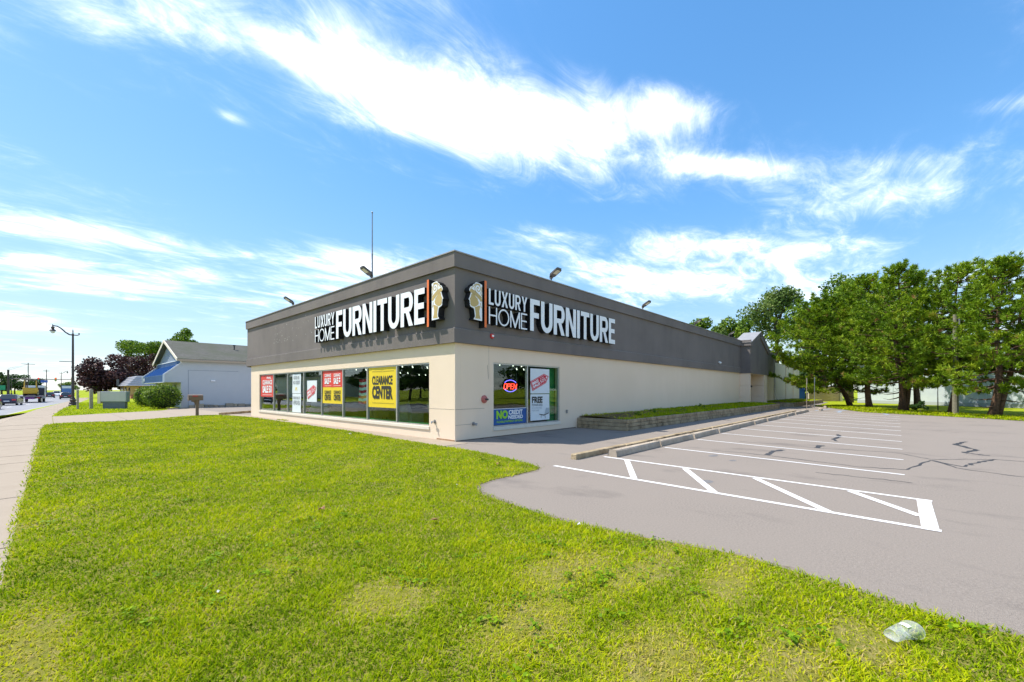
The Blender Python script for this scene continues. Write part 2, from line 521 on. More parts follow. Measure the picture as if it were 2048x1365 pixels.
# grass verge between kerb and walk
vg = MB(); strip(vg, [-60, -30, -14, -5, 0, 5, 10, 15, 18.6], lambda y: curb(y) + .18, walk_l, -.345, -.03)
tag(vg.build('verge', soil), kind='structure', label='grass verge between road and sidewalk')
vg2 = MB(); strip(vg2, [32, 36, 40, 45, 50, 55, 60, 66, 72, 78, 84, 90, 100, 120, 160, 200], lambda y: curb(y) + .18, lambda y: walk_l(y) + (-.9 if y < 33 else 0), -.345, -.03)
tag(vg2.build('far_verge', turf), kind='structure', label='narrow green verge beyond the driveway apron')
# sidewalk, slab by slab
sw = tag(thing('sidewalk', None, None), kind='structure', label='pale concrete sidewalk along the lawn')
y = -14.0
while y < 110:
    L = 1.52 if y < 60 else 3.04
    a, b = y + .008, y + L - .008
    dz = random.uniform(-.004, .004)
    mb = MB()
    v = [(walk_l(a), a, -.03 + dz), (walk_r(a), a, dz), (walk_r(b), b, dz), (walk_l(b), b, -.03 + dz)]
    w = [(p[0], p[1], p[2] - .12) for p in v]
    mb.add(v + w, [(0, 1, 2, 3), (0, 4, 5, 1), (1, 5, 6, 2), (2, 6, 7, 3), (3, 7, 4, 0)])
    mb.build('slab', concrete, sw)
    y += L
jb = MB(); strip(jb, [-14.5, 0, 15, 28, 43, 58, 93, 111], walk_l, walk_r, -.05, -.028)
jb.build('joint_bed', M('joint_dirt', (.12, .10, .06), (.10, .13, .03), 6, 1), sw)
# driveway apron and driveway, panel by panel
dw = tag(thing('driveway', None, None), kind='structure', label='pale concrete driveway between the two lawns')
for a, b in ((18.62, 22.0), (22.02, 25.4), (25.42, 28.8), (28.82, 31.98)):
    mb = MB(); strip(mb, [a, b], lambda t: curb(t) + .02, walk_l, -.49, -.028, thick=.1); mb.build('slab', concrete, dw)
xs = [(-8.24, -5.6), (-5.58, -2.9), (-2.88, -.2)]
for i, (a, b) in enumerate(xs):
    for c, d in ((17.0, 23.6), (23.62, 30.2), (30.22, 36.9)):
        MB().box(a, b, c, d, -.1, .004).build('slab', concrete, dw)
mb = MB().box(-8.62, -8.26, 17, 28, -.1, .002); mb.build('slab', concrete, dw)
yard = MB().sheet([(-.18, 17.0), (40, 19), (40, 36.95), (-.18, 36.95)], .0)
tag(yard.build('side_yard', asphalt), kind='structure', label='grey paved yard between the store and the grey building')
# lawns
LAWN1 = [(-8.71, -16), (-8.69, -6), (-8.66, 3), (-8.6, 15), (-8.52, 18.2), (-8.2, 19.2), (-7.5, 19.43), (-6.34, 19.1), (-5.2, 19.6), (-4.2, 20.3), (-3.1, 21.3), (-2.05, 21.9), (-1.3, 21.6),
         (-.9, 20.6), (-.5, 17.7), (-.56, 12.7), (-.58, 5.74), (-.84, 1.7), (-.95, -.48), (-1.0, -2.15), (-1.30, -3.6), (-1.5, -4.35), (-1.64, -4.62), (-1.9, -4.74), (-2.37, -4.76), (-3.11, -4.75),
         (-3.55, -4.84), (-3.80, -5.05), (-3.99, -5.40), (-4.14, -6.38), (-4.22, -7.1), (-4.1, -8.1), (-3.95, -8.92), (-4.11, -9.77), (-4.25, -10.32), (-4.2, -10.65), (-4.2, -16)]
lw = MB().prism(LAWN1, -.06, .012)
tag(lw.build('lawn', soil), kind='structure', label='broad green lawn in front of the store')
LAWN2 = [(walk_r(y), y) for y in (27.6, 30, 34, 38, 43, 50, 58, 70, 82, 93, 105)] + [(4, 105), (3, 60), (-1.0, 50), (-1.9, 49.5), (-1.9, 37.2), (-1.95, 33.2), (-2.5, 31.9), (-4.4, 30.4), (-6.4, 28.9), (-7.6, 27.7), (-8.1, 27.4)]
tag(MB().prism(LAWN2, -.06, .014).build('far_lawn', turf), kind='structure', label='green lawn beyond the driveway around the blank sign')
# parking lot
lot = MB().sheet([(-4.7, -45), (-4.7, -4.2), (-1.2, -.5), (0, -.5), (0, .3), (60, .3), (60, -3.4), (41.7, -4.2), (35.3, -6.6), (30.6, -8.3), (29, -10.2), (27.7, -12.2), (26.4, -13.6), (25, -14.8), (16, -26), (6, -45)], .0)
lot = tag(lot.build('parking_lot', asphalt), kind='structure', label='light grey asphalt parking lot with fresh white stall lines')
wkr = tag(thing('front_walk', None, None), kind='structure', label='narrow concrete walk along the foot of the street front')
for a, b in ((-.58, 1.42), (1.44, 4.5), (4.52, 7.6), (7.62, 10.7), (10.72, 13.8), (13.82, 16.9), (16.92, 20.4)):
    MB().box(-1.12, -.002, a, b, -.1, .008).build('slab', concrete, wkr)

def ribbon(pts, w, z):
    mb = MB(); L = []; Rr = []
    for i, p in enumerate(pts):
        a = Vector(pts[max(i - 1, 0)]); b = Vector(pts[min(i + 1, len(pts) - 1)])
        d = (b - a).normalized(); n = Vector((-d.y, d.x)); ww = (w[i] if isinstance(w, list) else w) / 2
        L.append((p[0] + n.x * ww, p[1] + n.y * ww, z)); Rr.append((p[0] - n.x * ww, p[1] - n.y * ww, z))
    for i in range(len(pts) - 1):
        mb.add([L[i], L[i + 1], Rr[i + 1], Rr[i]], [(0, 1, 2, 3)])
    return mb
ZP = .0045
ribbon([(-1.25, -4.71), (-1.62, -10.42)], .10, ZP).build('hatch_border', paint_w, lot)
ribbon([(.52, -4.87), (.11, -10.42)], .09, ZP).build('hatch_border', paint_w, lot)
ribbon([(-1.68, -10.33), (.155, -10.33)], .15, ZP + .002).build('hatch_border', paint_w, lot)
for a, b in (((.44, -5.50), (-1.33, -6.55)), ((.26, -6.87), (-1.44, -7.94)), ((.18, -8.15), (-1.53, -9.37)), ((.09, -9.5), (-1.0, -10.27))):
    ribbon([a, b], .115, ZP + .0012).build('hatch_stripe', paint_w, lot)
for i in range(1, 12):
    ribbon([(.52 + 2.57 * i, -5.28), (.11 + 2.30 * i, -10.15)], .085, ZP).build('stall_line', paint_w, lot)
def wob(pts, n=7, amp=.05):
    out = []
    for a, b in zip(pts[:-1], pts[1:]):
        for k in range(n):
            t = k / n
            out.append((a[0] + (b[0] - a[0]) * t + random.uniform(-amp, amp), a[1] + (b[1] - a[1]) * t + random.uniform(-amp, amp) * .5))
    return out + [pts[-1]]
for pts, w in (([(3.43, -6.42), (3.42, -7.71), (2.9, -9.45), (3.18, -10.2), (5.06, -10.61), (3.99, -11.02), (3.6, -11.77), (3.5, -13.5), (3.9, -18)], .035),
               ([(3.48, -7.67), (4.33, -7.66), (4.75, -7.80)], .11), ([(6.03, -6.44), (5.83, -8.4), (6.07, -10.05), (5.22, -10.6), (6.22, -11.7), (6.1, -13.5), (6.3, -18)], .03),
               ([(10.63, -8.46), (9.74, -8.59), (8.76, -8.50), (8.06, -8.67)], .09), ([(1.55, -8.88), (1.61, -9.58), (1.56, -10.24)], .03),
               ([(10.6, -11.60), (9.4, -11.30), (8.2, -11.60), (7.19, -11.29), (6.97, -11.71)], .10), ([(5.80, -8.4), (6.55, -8.42)], .14),
               ([(6.22, -11.7), (5.2, -11.3), (4.36, -11.05), (5.06, -10.61)], .06), ([(15, -6.5), (14.8, -9), (15.3, -12), (14.9, -16)], .03), ([(20, -6), (20.4, -9), (20, -13)], .035)):
    p = wob(pts); ribbon(p, [w * random.uniform(.6, 1.5) for _ in p], ZP - .0015).build('crack_sealant', tar, lot)
for px, py, rx, ry in ((2.45, -6.75, .20, .10), (2.0, -7.3, .11, .08), (-.7, -7.6, .16, .10)):
    pts = [(px + rx * math.cos(t) * random.uniform(.8, 1.1), py + ry * math.sin(t) * random.uniform(.8, 1.1)) for t in np.linspace(0, 2 * math.pi, 14)[:-1]]
    MB().sheet(pts, .0022).build('oil_stain', M('oil_stain', (.13, .12, .115), (.2, .185, .175), 12, .7), lot)
for a, b in (((31.0, -5.4), (35.5, -5.9)), ((31.0, -6.6), (33.6, -7.1)), ((29, -7.0), (31.5, -6.9)), ((27.5, -9.6), (29.2, -9.4))):
    ribbon([a, b], .22, ZP).build('faded_blue_line', paint_b, lot)
# soil crumbled over the asphalt along the lawn edge
ep = wob(LAWN1[22:36], 6, .03)
ribbon([(x + .02, y) for x, y in ep], [random.uniform(.05, .20) for _ in ep], .0016).build('edge_dirt', M('edge_dirt', (.15, .115, .08), (.24, .20, .16), 18, .95), lot)
# litter strip under the pines
ml = MB().sheet([(43, -3.9), (41.7, -4.2), (35.3, -6.6), (30.6, -8.3), (29, -10.2), (27.7, -12.2), (26.4, -13.6), (25, -14.8), (16, -26), (20, -28), (28.4, -16.8), (31.6, -14.2), (34.0, -12.6), (36, -11), (40, -9.2), (44, -7.6), (47, -5.6)], .006)
tag(ml.build('needle_bed', mulch_m), kind='structure', label='shaded bed of brown needles and weeds under the pines')

# wheel stops
prof = [(-.12, 0), (.12, 0), (.105, .13), (.08, .16), (-.08, .16), (-.105, .13)]
def wheel_stop(x0, x1, y, label, rz=0.0):
    L = x1 - x0
    t = thing('wheel_stop', label, 'wheel stop', ((x0 + x1) / 2, y, 0), rz, 'concrete wheel stops in the parking lot')
    mb = MB().prism(prof, -L / 2, L / 2, lambda a, b, h: (h * (1 - .25 * b / L), a, b - .002))
    mb.build('block', stop_m, t, bevel=.012, seg=2)
    for s in (-.32, .32):
        MB().tube([(s * L, 0, .156), (s * L, 0, .164)], .012, 8).build('anchor_pin', steel, t)
ordn = ['nearest the hatched area', 'second along from the hatched area', 'third along from the hatched area', 'fourth along from the hatched area', 'fifth along from the hatched area', 'sixth along from the hatched area',
        'seventh along from the hatched area', 'eighth along from the hatched area', 'ninth along from the hatched area', 'tenth along from the hatched area', 'last of the long row']
for i in range(11):
    x0 = .62 + 2.57 * i
    wheel_stop(x0 + .03, x0 + 2.50, -5.03 - .012 * i + random.uniform(-.02, .02), 'weathered concrete wheel stop, ' + ordn[i], R(random.uniform(-.7, .7)))
wheel_stop(31.0, 33.2, -5.62, 'pale wheel stop lying askew beside the two thin sign posts', R(8))
wheel_stop(36.4, 38.6, -5.35, 'pale wheel stop farthest back by the leaning pine', R(5))

# timber edging of the walk, piece by piece
ed = thing('timber_edging', 'low weathered timber edging between the walkway and the wheel stops', 'edging', (-.3, -4.56, 0))
x = 0.0
for i in range(12):
    L = 2.40 if i < 11 else 1.9
    h = random.uniform(.10, .125)
    mb = MB().box(x, x + L - .015, -.085 + random.uniform(-.02, .02), .085, -.02, h)
    mb.build('timber', timber_m, ed, bevel=.012)
    x += L
# raised planting beds held by stacked timbers
def bed(name, label, x0, x1, yf0, yf1, z0, n, hgt=.145):
    t = thing(name, label, 'planting bed', (x0, 0, 0))
    for c in range(n):
        z = z0 + c * hgt
        x = -.02 * (n - 1 - c) + (0 if c % 2 == 0 else -1.2)
        L = 2.42
        while x < x1 - x0 - .05:
            a, b = max(x, .0), min(x + L - .012, x1 - x0)
            if b - a > .05:
                ya = yf0 + (yf1 - yf0) * a / (x1 - x0); yb = yf0 + (yf1 - yf0) * b / (x1 - x0)
                j = random.uniform(-.018, .018); h = hgt - random.uniform(.004, .014)
                q = .02 * (n - 1 - c)
                v = [(a, ya - q + j, z), (b, yb - q + j, z), (b, yb + .15, z), (a, ya + .15, z)]
                w = [(p[0], p[1], z + h) for p in v]
                MB().add(v + w, [(0, 3, 2, 1), (4, 5, 6, 7), (0, 1, 5, 4), (1, 2, 6, 5), (2, 3, 7, 6), (3, 0, 4, 7)]).build('timber', timber_m, t, bevel=.012)
            x += L
        q = .02 * (n - 1 - c)
        MB().box(-.16 - q, -.005, yf0 + (.0 if c % 2 else -.03), -.02, z, z + hgt - .008).build('timber', timber_m, t, bevel=.012)
        MB().box(x1 - x0 + .005, x1 - x0 + .15, yf1, -.02, z, z + hgt - .008).build('timber', timber_m, t, bevel=.012)
    top = z0 + n * hgt - .05
    mb = MB(); N = 40
    xs = np.linspace(0, x1 - x0, N + 1); ts = np.linspace(0, 1, 7)
    vs = []; fs = []
    for i, xx in enumerate(xs):
        yf = yf0 + (yf1 - yf0) * xx / (x1 - x0)
        for j, tt in enumerate(ts):
            vs.append((xx, (yf + .12) * (1 - tt) + 0 * tt - .003, top + .06 * math.sin(tt * math.pi) + random.uniform(-.015, .015) + .10 * tt))
    for i in range(N):
        for j in range(6):
            a = i * 7 + j; fs.append((a, a + 7, a + 8, a + 1))
    mb.add(vs, fs); mb.build('bed_soil', dirt, t, smooth=True)
    return t, top
BED1, ztop1 = bed('planting_bed', 'long raised bed of weeds held by stacked grey timbers against the side wall', 6.85, 33.0, -2.31, -2.72, 0, 3)
BED2, ztop2 = bed('planting_bed', 'far raised grass bed with dark timber edge beyond the gabled entrance', 38.6, 56.0, -2.9, -3.25, 0, 3, .13)
# ------------------------------------------------------------------ the store
S = thing('furniture_store', 'low cream store with dark grey parapet, display windows and white letter signs', 'building', (0, 0, 0))
WY0, WY1, WZ0, WZ1 = 1.31, 17.84, .40, 2.50            # street window
SX0, SX1, SZ0, SZ1 = 1.67, 5.44, .33, 2.52             # side window
HW = 3.06
mb = MB()
mb.box(0, .22, WY1, 19.35, -.2, HW); mb.box(0, .22, -0.0, WY0, -.2, HW)
mb.box(0, .22, WY0, WY1, -.2, WZ0); mb.box(0, .22, WY0, WY1, WZ1, HW)
mb.build('front_wall', cream, S)
mb = MB()
mb.box(.222, SX0, 0, .22, -.2, HW); mb.box(SX1, 31.95, 0, .22, -.2, HW)
mb.box(SX0, SX1, 0, .22, -.2, SZ0); mb.box(SX0, SX1, 0, .22, SZ1, HW)
mb.build('side_wall', cream, S)
MB().box(38.1, 45.4, 0, .22, -.2, HW).build('side_wall', cream, S)
mb = MB().box(.222, 45, 19.1, 19.35, -.2, 5.5); mb.build('yard_wall', cream, S)
MB().box(.2, 45.2, .2, 19.2, 5.15, 5.3).build('roof', M('roof_gravel', (.3, .29, .28), (.22, .21, .2), 20, .95), S)
cream2 = M('pale_stucco', (.66, .60, .51), (.63, .57, .48), 1.2, .92, .3, 120, spec=.2)
MB().box(45.42, 60.8, -.12, 19, -.2, 4.6).build('rear_wing', cream2, S)
for x in (51.2, 56.0):
    MB().box(x, x + .12, -.18, -.122, 0, 4.5).build('downpipe', cream, S)
# parapet: three stepped bands wrapped round the corner
def wrap(p, z0, z1, yend, xend, q=.3):
    return MB().prism([(-p, -p), (xend, -p), (xend, q), (q, q), (q, yend), (-p, yend)], z0, z1)
XE = 31.72
wrap(.06, 3.44, 5.36, 19.86, XE).build('parapet_face', greyst, S)
wrap(.125, 3.05, 3.47, 19.9, XE + .001).build('parapet_lower_band', greyst, S, bevel=.006)
rv = MB()
for (p0, z0), (p1, z1) in (((.1255, 3.43), (.0605, 3.495)),):
    a = [(-p0, 19.9, z0), (-p0, -p0, z0), (XE, -p0, z0)]; b = [(-p1, 19.9, z1), (-p1, -p1, z1), (XE, -p1, z1)]
    for i in (0, 1): rv.add([a[i], a[i + 1], b[i + 1], b[i]], [(0, 1, 2, 3)])
rv.build('parapet_reveal', M('reveal_sunlit_tone', (.34, .31, .29), (.28, .26, .24), 4, .8), S)  # paler than the stucco: sunlight on the sloped ledge put into its colour
MB().box(.03, 6.6, -.008, -.0005, 0, .03).build('base_joint', M('base_dirt', (.10, .075, .05), (.2, .16, .12), 9, .95), S)
wrap(.135, 5.35, 5.80, 19.92, XE + .002).build('parapet_cornice', greyst, S, bevel=.006)
wrap(.165, 5.80, 5.835, 19.95, XE + .003, .33).build('coping', coping_m, S)
MB().box(-.06, .3, 19.35, 19.9, 3.0, 3.05).build('soffit', greyst, S)
mb = MB()
for a, b, z0, z1, p in ((38.28, 45.46, 3.44, 5.36, .06), (38.28, 45.5, 3.05, 3.47, .105), (38.28, 45.52, 5.35, 5.8, .12)):
    mb.box(a, b, -p, .3, z0, z1)
mb.build('rear_parapet', greyst, S)
# gabled entrance
GY = -.82
MB().prism([(31.7, 3.44), (38.3, 3.44), (38.3, 5.45), (35.0, 6.78), (31.7, 5.62)], GY, .35, lambda a, b, h: (a, h, b)).build('gable', greyst, S)
MB().box(31.65, 38.35, GY - .05, .3, 3.0, 3.47).build('gable_lower_band', greyst, S, bevel=.006)
for (xa, za), (xb, zb) in (((31.55, 5.57), (35.0, 6.79)), ((35.0, 6.79), (38.45, 5.40))):
    d = Vector((xb - xa, zb - za)).normalized(); n = Vector((-d.y, d.x))
    o = .16
    MB().prism([(xa - n.x * .42, za - n.y * .42), (xb - n.x * .42, zb - n.y * .42), (xb + n.x * .03, zb + n.y * .03), (xa + n.x * .03, za + n.y * .03)], GY - .10, GY - .002, lambda a, b, h: (a, h, b)).build('rake_band', greyst, S)
    MB().prism([(xa + n.x * .032, za + n.y * .032), (xb + n.x * .032, zb + n.y * .032), (xb + n.x * .07, zb + n.y * .07), (xa + n.x * .07, za + n.y * .07)], GY - .14, .5, lambda a, b, h: (a, h, b)).build('rake_coping', coping_m, S)
MB().box(31.58, 31.74, GY - .08, .4, 5.35, 5.84).build('return_cornice', greyst, S)
for z0, z1 in ((-.2, .98), (1.0, 1.98), (2.0, 3.0)):
    MB().box(31.70, 31.95, GY + .02, -.002, z0, z1).build('pier_panel', cream, S, bevel=.006)
    MB().box(36.9, 38.1, GY + .02, 1.0, z0, z1).build('pier_panel', cream, S, bevel=.006)
MB().box(31.952, 36.9, 1.0, 1.2, -.2, 3.0).build('recess_wall', cream, S)
MB().box(31.952, 36.898, -.8, .998, 2.96, 2.999).build('recess_ceiling', cream, S)
dr = MB().box(32.3, 34.2, .93, .998, .05, 2.3).build('entrance_door', M('door_bronze', (.06, .055, .05), None, rough=.5), S)
for a, b in ((32.38, 33.20), (33.30, 34.12)):
    MB().box(a, b, .915, .928, .15, 2.2).build('pane', glass_mat('door_glass', (.2, .22, .2), 1.6), dr)
MB().tube([(33.22, .86, .95), (33.22, .86, 1.35)], .015, 6).build('handle', steel, dr)
MB().box(36.80, 36.898, .2, .55, 1.85, 2.0).build('wall_light', fixt, S)
# windows
def window(name, fn, a0, a1, z0, z1, mulls, seed):
    """fn(a, depth, z): a runs left to right seen from outside, depth goes into the building"""
    w = link(name, MB().mesh(name, alum), S)
    def bx(a, b, d0, d1, c, d, nm, mt, par, bevel=0):
        p = [fn(a, d0, c), fn(b, d1, d)]
        lo = [min(p[0][i], p[1][i]) for i in range(3)]; hi = [max(p[0][i], p[1][i]) for i in range(3)]
        return MB().box(lo[0], hi[0], lo[1], hi[1], lo[2], hi[2]).build(nm, mt, par, bevel=bevel)
    f = MB()
    for a, b, c, d in ((a0, a1, z1 - .05, z1), (a0, a1, z0, z0 + .045), (a0, a0 + .04, z0 + .045, z1 - .05), (a1 - .04, a1, z0 + .045, z1 - .05)):
        p = [fn(a, .03, c), fn(b, .11, d)]
        lo = [min(p[0][i], p[1][i]) for i in range(3)]; hi = [max(p[0][i], p[1][i]) for i in range(3)]
        f.box(lo[0], hi[0], lo[1], hi[1], lo[2], hi[2])
    w.data = f.mesh(name, alum)
    for m_ in mulls:
        bx(m_ - .03, m_ + .03, .02, .112, z0 + .046, z1 - .051, 'mullion', alum, w)
    ed = [a0 + .041] + [v for m_ in mulls for v in (m_ - .031, m_ + .031)] + [a1 - .041]
    for i in range(0, len(ed), 2):
        bx(ed[i], ed[i + 1], .066, .074, z0 + .046, z1 - .051, 'pane', store_glass, w)
    bx(a0 - .03, a1 + .03, -.035, .028, z0 - .11, z0 - .002, 'sill', cream_w, w, .006)
    return w
# street front: a = 19.35 - y ;  side: a = x
window('street_window', lambda a, d, z: (d, 19.35 - a, z), 19.35 - WY1, 19.35 - WY0, WZ0, WZ1, [19.35 - y for y in (15.61, 13.58, 11.50, 9.48, 7.40, 5.36, 3.27)], 1)
window('side_window', lambda a, d, z: (a, d, z), SX0, SX1, SZ0, SZ1, [3.47], 2)
# inside
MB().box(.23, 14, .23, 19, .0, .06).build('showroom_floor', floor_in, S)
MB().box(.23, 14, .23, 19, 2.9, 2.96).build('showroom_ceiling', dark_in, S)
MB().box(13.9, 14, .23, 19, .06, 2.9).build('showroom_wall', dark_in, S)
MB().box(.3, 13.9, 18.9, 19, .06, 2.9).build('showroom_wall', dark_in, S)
MB().box(4.97, 5.43, .25, .30, .35, 2.5).build('green_panel', green_in, S)
MB().box(.26, .29, 1.32, 17.8, .38, .47).build('green_rail', green_in, S)
for i in range(7):
    for j in range(8):
        x, y = 3.4 + 1.5 * i + .15 * (j % 2), 1.0 + 2.3 * j
        if (i * 3 + j * 5) % 7 not in (1, 4): continue
        q = MB().box(x - .45, x + .45, y - .02, y + .02, 2.80, 2.83).build('light_track', M('track_white', (.5, .5, .48), None), S)
        MB().tube([(x + .3, y, 2.80), (x + .33, y - .03, 2.70)], [.022, .03], 8).build('spot_lamp', lampglow, q)
        MB().tube([(x - .3, y, 2.80), (x - .27, y - .03, 2.70)], [.022, .03], 8).build('spot_lamp', lampglow, q)
# cracks and joints of the render
ck = M('crack_beige', (.22, .18, .14), None)  # dark beige of the crack lines
for a, b, c, d in ((.02, 1.25, .985, .995), (.02, .66, .50, .508)):
    MB().box(a, b, -.003, .0, c, d).build('stucco_crack', ck, S)
MB().box(1.452, 1.458, -.003, 0, 2.0, 3.04).build('stucco_crack', ck, S)
MB().prism([(1.38, 2.42), (1.392, 2.42), (1.44, 1.95), (1.43, 1.95)], -.003, 0, lambda a, b, h: (a, h, b)).build('stucco_crack', ck, S)
MB().box(-.003, 0, .0, 1.6, .985, .992).build('stucco_crack', ck, S)
MB().box(-.012, -.001, .02, .9, .008, .05).build('base_flashing', M('rust_flashing', (.30, .15, .07), (.4, .25, .14), 10, .8), S)
# pale nicks where an older sign was taken down
nick = M('nick_filler', (.42, .40, .38), None)
for i in range(46):
    y, z = random.uniform(8.5, 15.4), random.uniform(4.1, 5.2)
    if y < 9.9 and z < 5.05: continue
    s = random.uniform(.012, .03)
    MB().box(-.0625, -.0602, y - s, y + s, z - s * .8, z + s * .8).build('filled_screw_hole', nick, S)
# small fittings
be = thing('sprinkler_bell', 'red alarm gong on the shaded wall left of the side window', 'alarm bell', (1.23, 0, 1.29))
red_f = M('faded_red', (.42, .09, .08), (.5, .16, .14), 20, .5)
MB().tube([(0, -.001, 0), (0, -.03, 0), (0, -.07, 0), (0, -.085, 0)], [.13, .13, .10, .03], 20).build('gong', red_f, be, smooth=False)
MB().tube([(0, -.085, 0), (0, -.14, 0), (.05, -.15, -.01)], .03, 10).build('water_motor', M('dark_iron', (.04, .04, .04), None, rough=.6), be)
def spigot(label, loc, d):
    t = thing('hose_bib', label, 'pipe fitting', loc, 0, 'wall pipe fittings')
    d = Vector(d)
    MB().tube([d * .001, d * .02], .06, 12).build('flange', steel, t)
    MB().tube([d * .02, d * .12, d * .14 + Vector((0, 0, -.05))], .025, 10).build('spout', steel, t)
    u = Vector((-d.y, d.x, 0))
    MB().tube([d * .1 + u * .07, d * .1 - u * .07], .02, 8).build('valve', steel, t)
spigot('double hose pipe fitting low on the shaded wall near the corner', (.76, 0, .51), (0, -1, 0))
spigot('capped pipe stub low on the street wall right of the windows', (0, 1.0, .57), (-1, 0, 0))
al = thing('fire_alarm', 'small red fire alarm horn with white strobe under the sign', 'alarm', (1.46, -.105, 3.30))
MB().box(-.07, .07, -.07, -.001, 0, .15).build('housing', M('alarm_red', (.6, .02, .02), None, rough=.4), al, bevel=.015)
MB().box(-.03, .05, -.085, -.071, .05, .11).build('strobe', signwhite, al)
oc = thing('outlet_box', 'tiny grey outlet box on the wall right of the side window', 'outlet', (5.92, 0, .64))
MB().box(-.05, .05, -.04, -.001, 0, .14).build('cover', steel, oc, bevel=.008)
MB().box(-.052, .052, -.05, -.041, .10, .13).build('hinge', steel, oc)
sc = thing('security_camera', 'white dome camera on the dark parapet near the gable', 'camera', (25.8, -.06, 3.62))
MB().tube([(0, -.001, .06), (0, -.05, .06)], .08, 14).build('mount', signwhite, sc)
MB().ell((0, -.09, .02), (.09, .09, .09), 14, 8).build('dome', signwhite, sc, smooth=True)
# floodlights on the parapet
def flood(label, loc, rz):
    t = thing('floodlight', label, 'floodlight', loc, rz, 'floodlights along the parapet')
    MB().tube([(0, .1, -.1), (0, .1, .28)], .03, 8).build('post', fixt, t)
    def fn(a, b, h):
        return (a, .1 - b * math.cos(R(28)), .28 + b * math.sin(R(28)) + h)
    MB().prism([(-.10, .0), (.10, .0), (.16, .08), (.16, .42), (.12, .47), (-.12, .47), (-.16, .42), (-.16, .08)], 0, .06, fn).build('head', fixt, t, bevel=.01)
    MB().prism([(-.115, .20), (.115, .20), (.115, .42), (-.115, .42)], -.012, -.001, fn).build('lens', lens, t)
    MB().box(-.05, .05, .05, .15, .22, .33).build('knuckle', fixt, t)
flood('floodlight on the street parapet, the left one', (.1, 13.3, 5.835), R(-90))
flood('floodlight on the street parapet beside the flagpole', (.1, 5.35, 5.835), R(-90))
flood('floodlight on the side parapet nearest the corner', (5.15, .1, 5.835), 0)
flood('floodlight on the side parapet, second from the corner', (13.4, .1, 5.835), 0)
flood('floodlight on the side parapet, third from the corner', (21.4, .1, 5.835), 0)
flood('floodlight on the side parapet nearest the gable', (29.4, .1, 5.835), 0)
fp = thing('flagpole', 'thin bare metal flagpole rising above the street parapet', 'flagpole', (.55, 5.9, 5.3))
MB().lathe([(.035, 0), (.035, 1.9), (.026, 1.91), (.02, 3.55)], n=10).build('pole', steel, fp)
MB().ell((0, 0, 3.58), (.035, .035, .045), 10, 6).build('finial', steel, fp)
MB().lathe([(.09, 0), (.09, .03), (.045, .06), (.045, .2)], n=10).build('base', steel, fp)

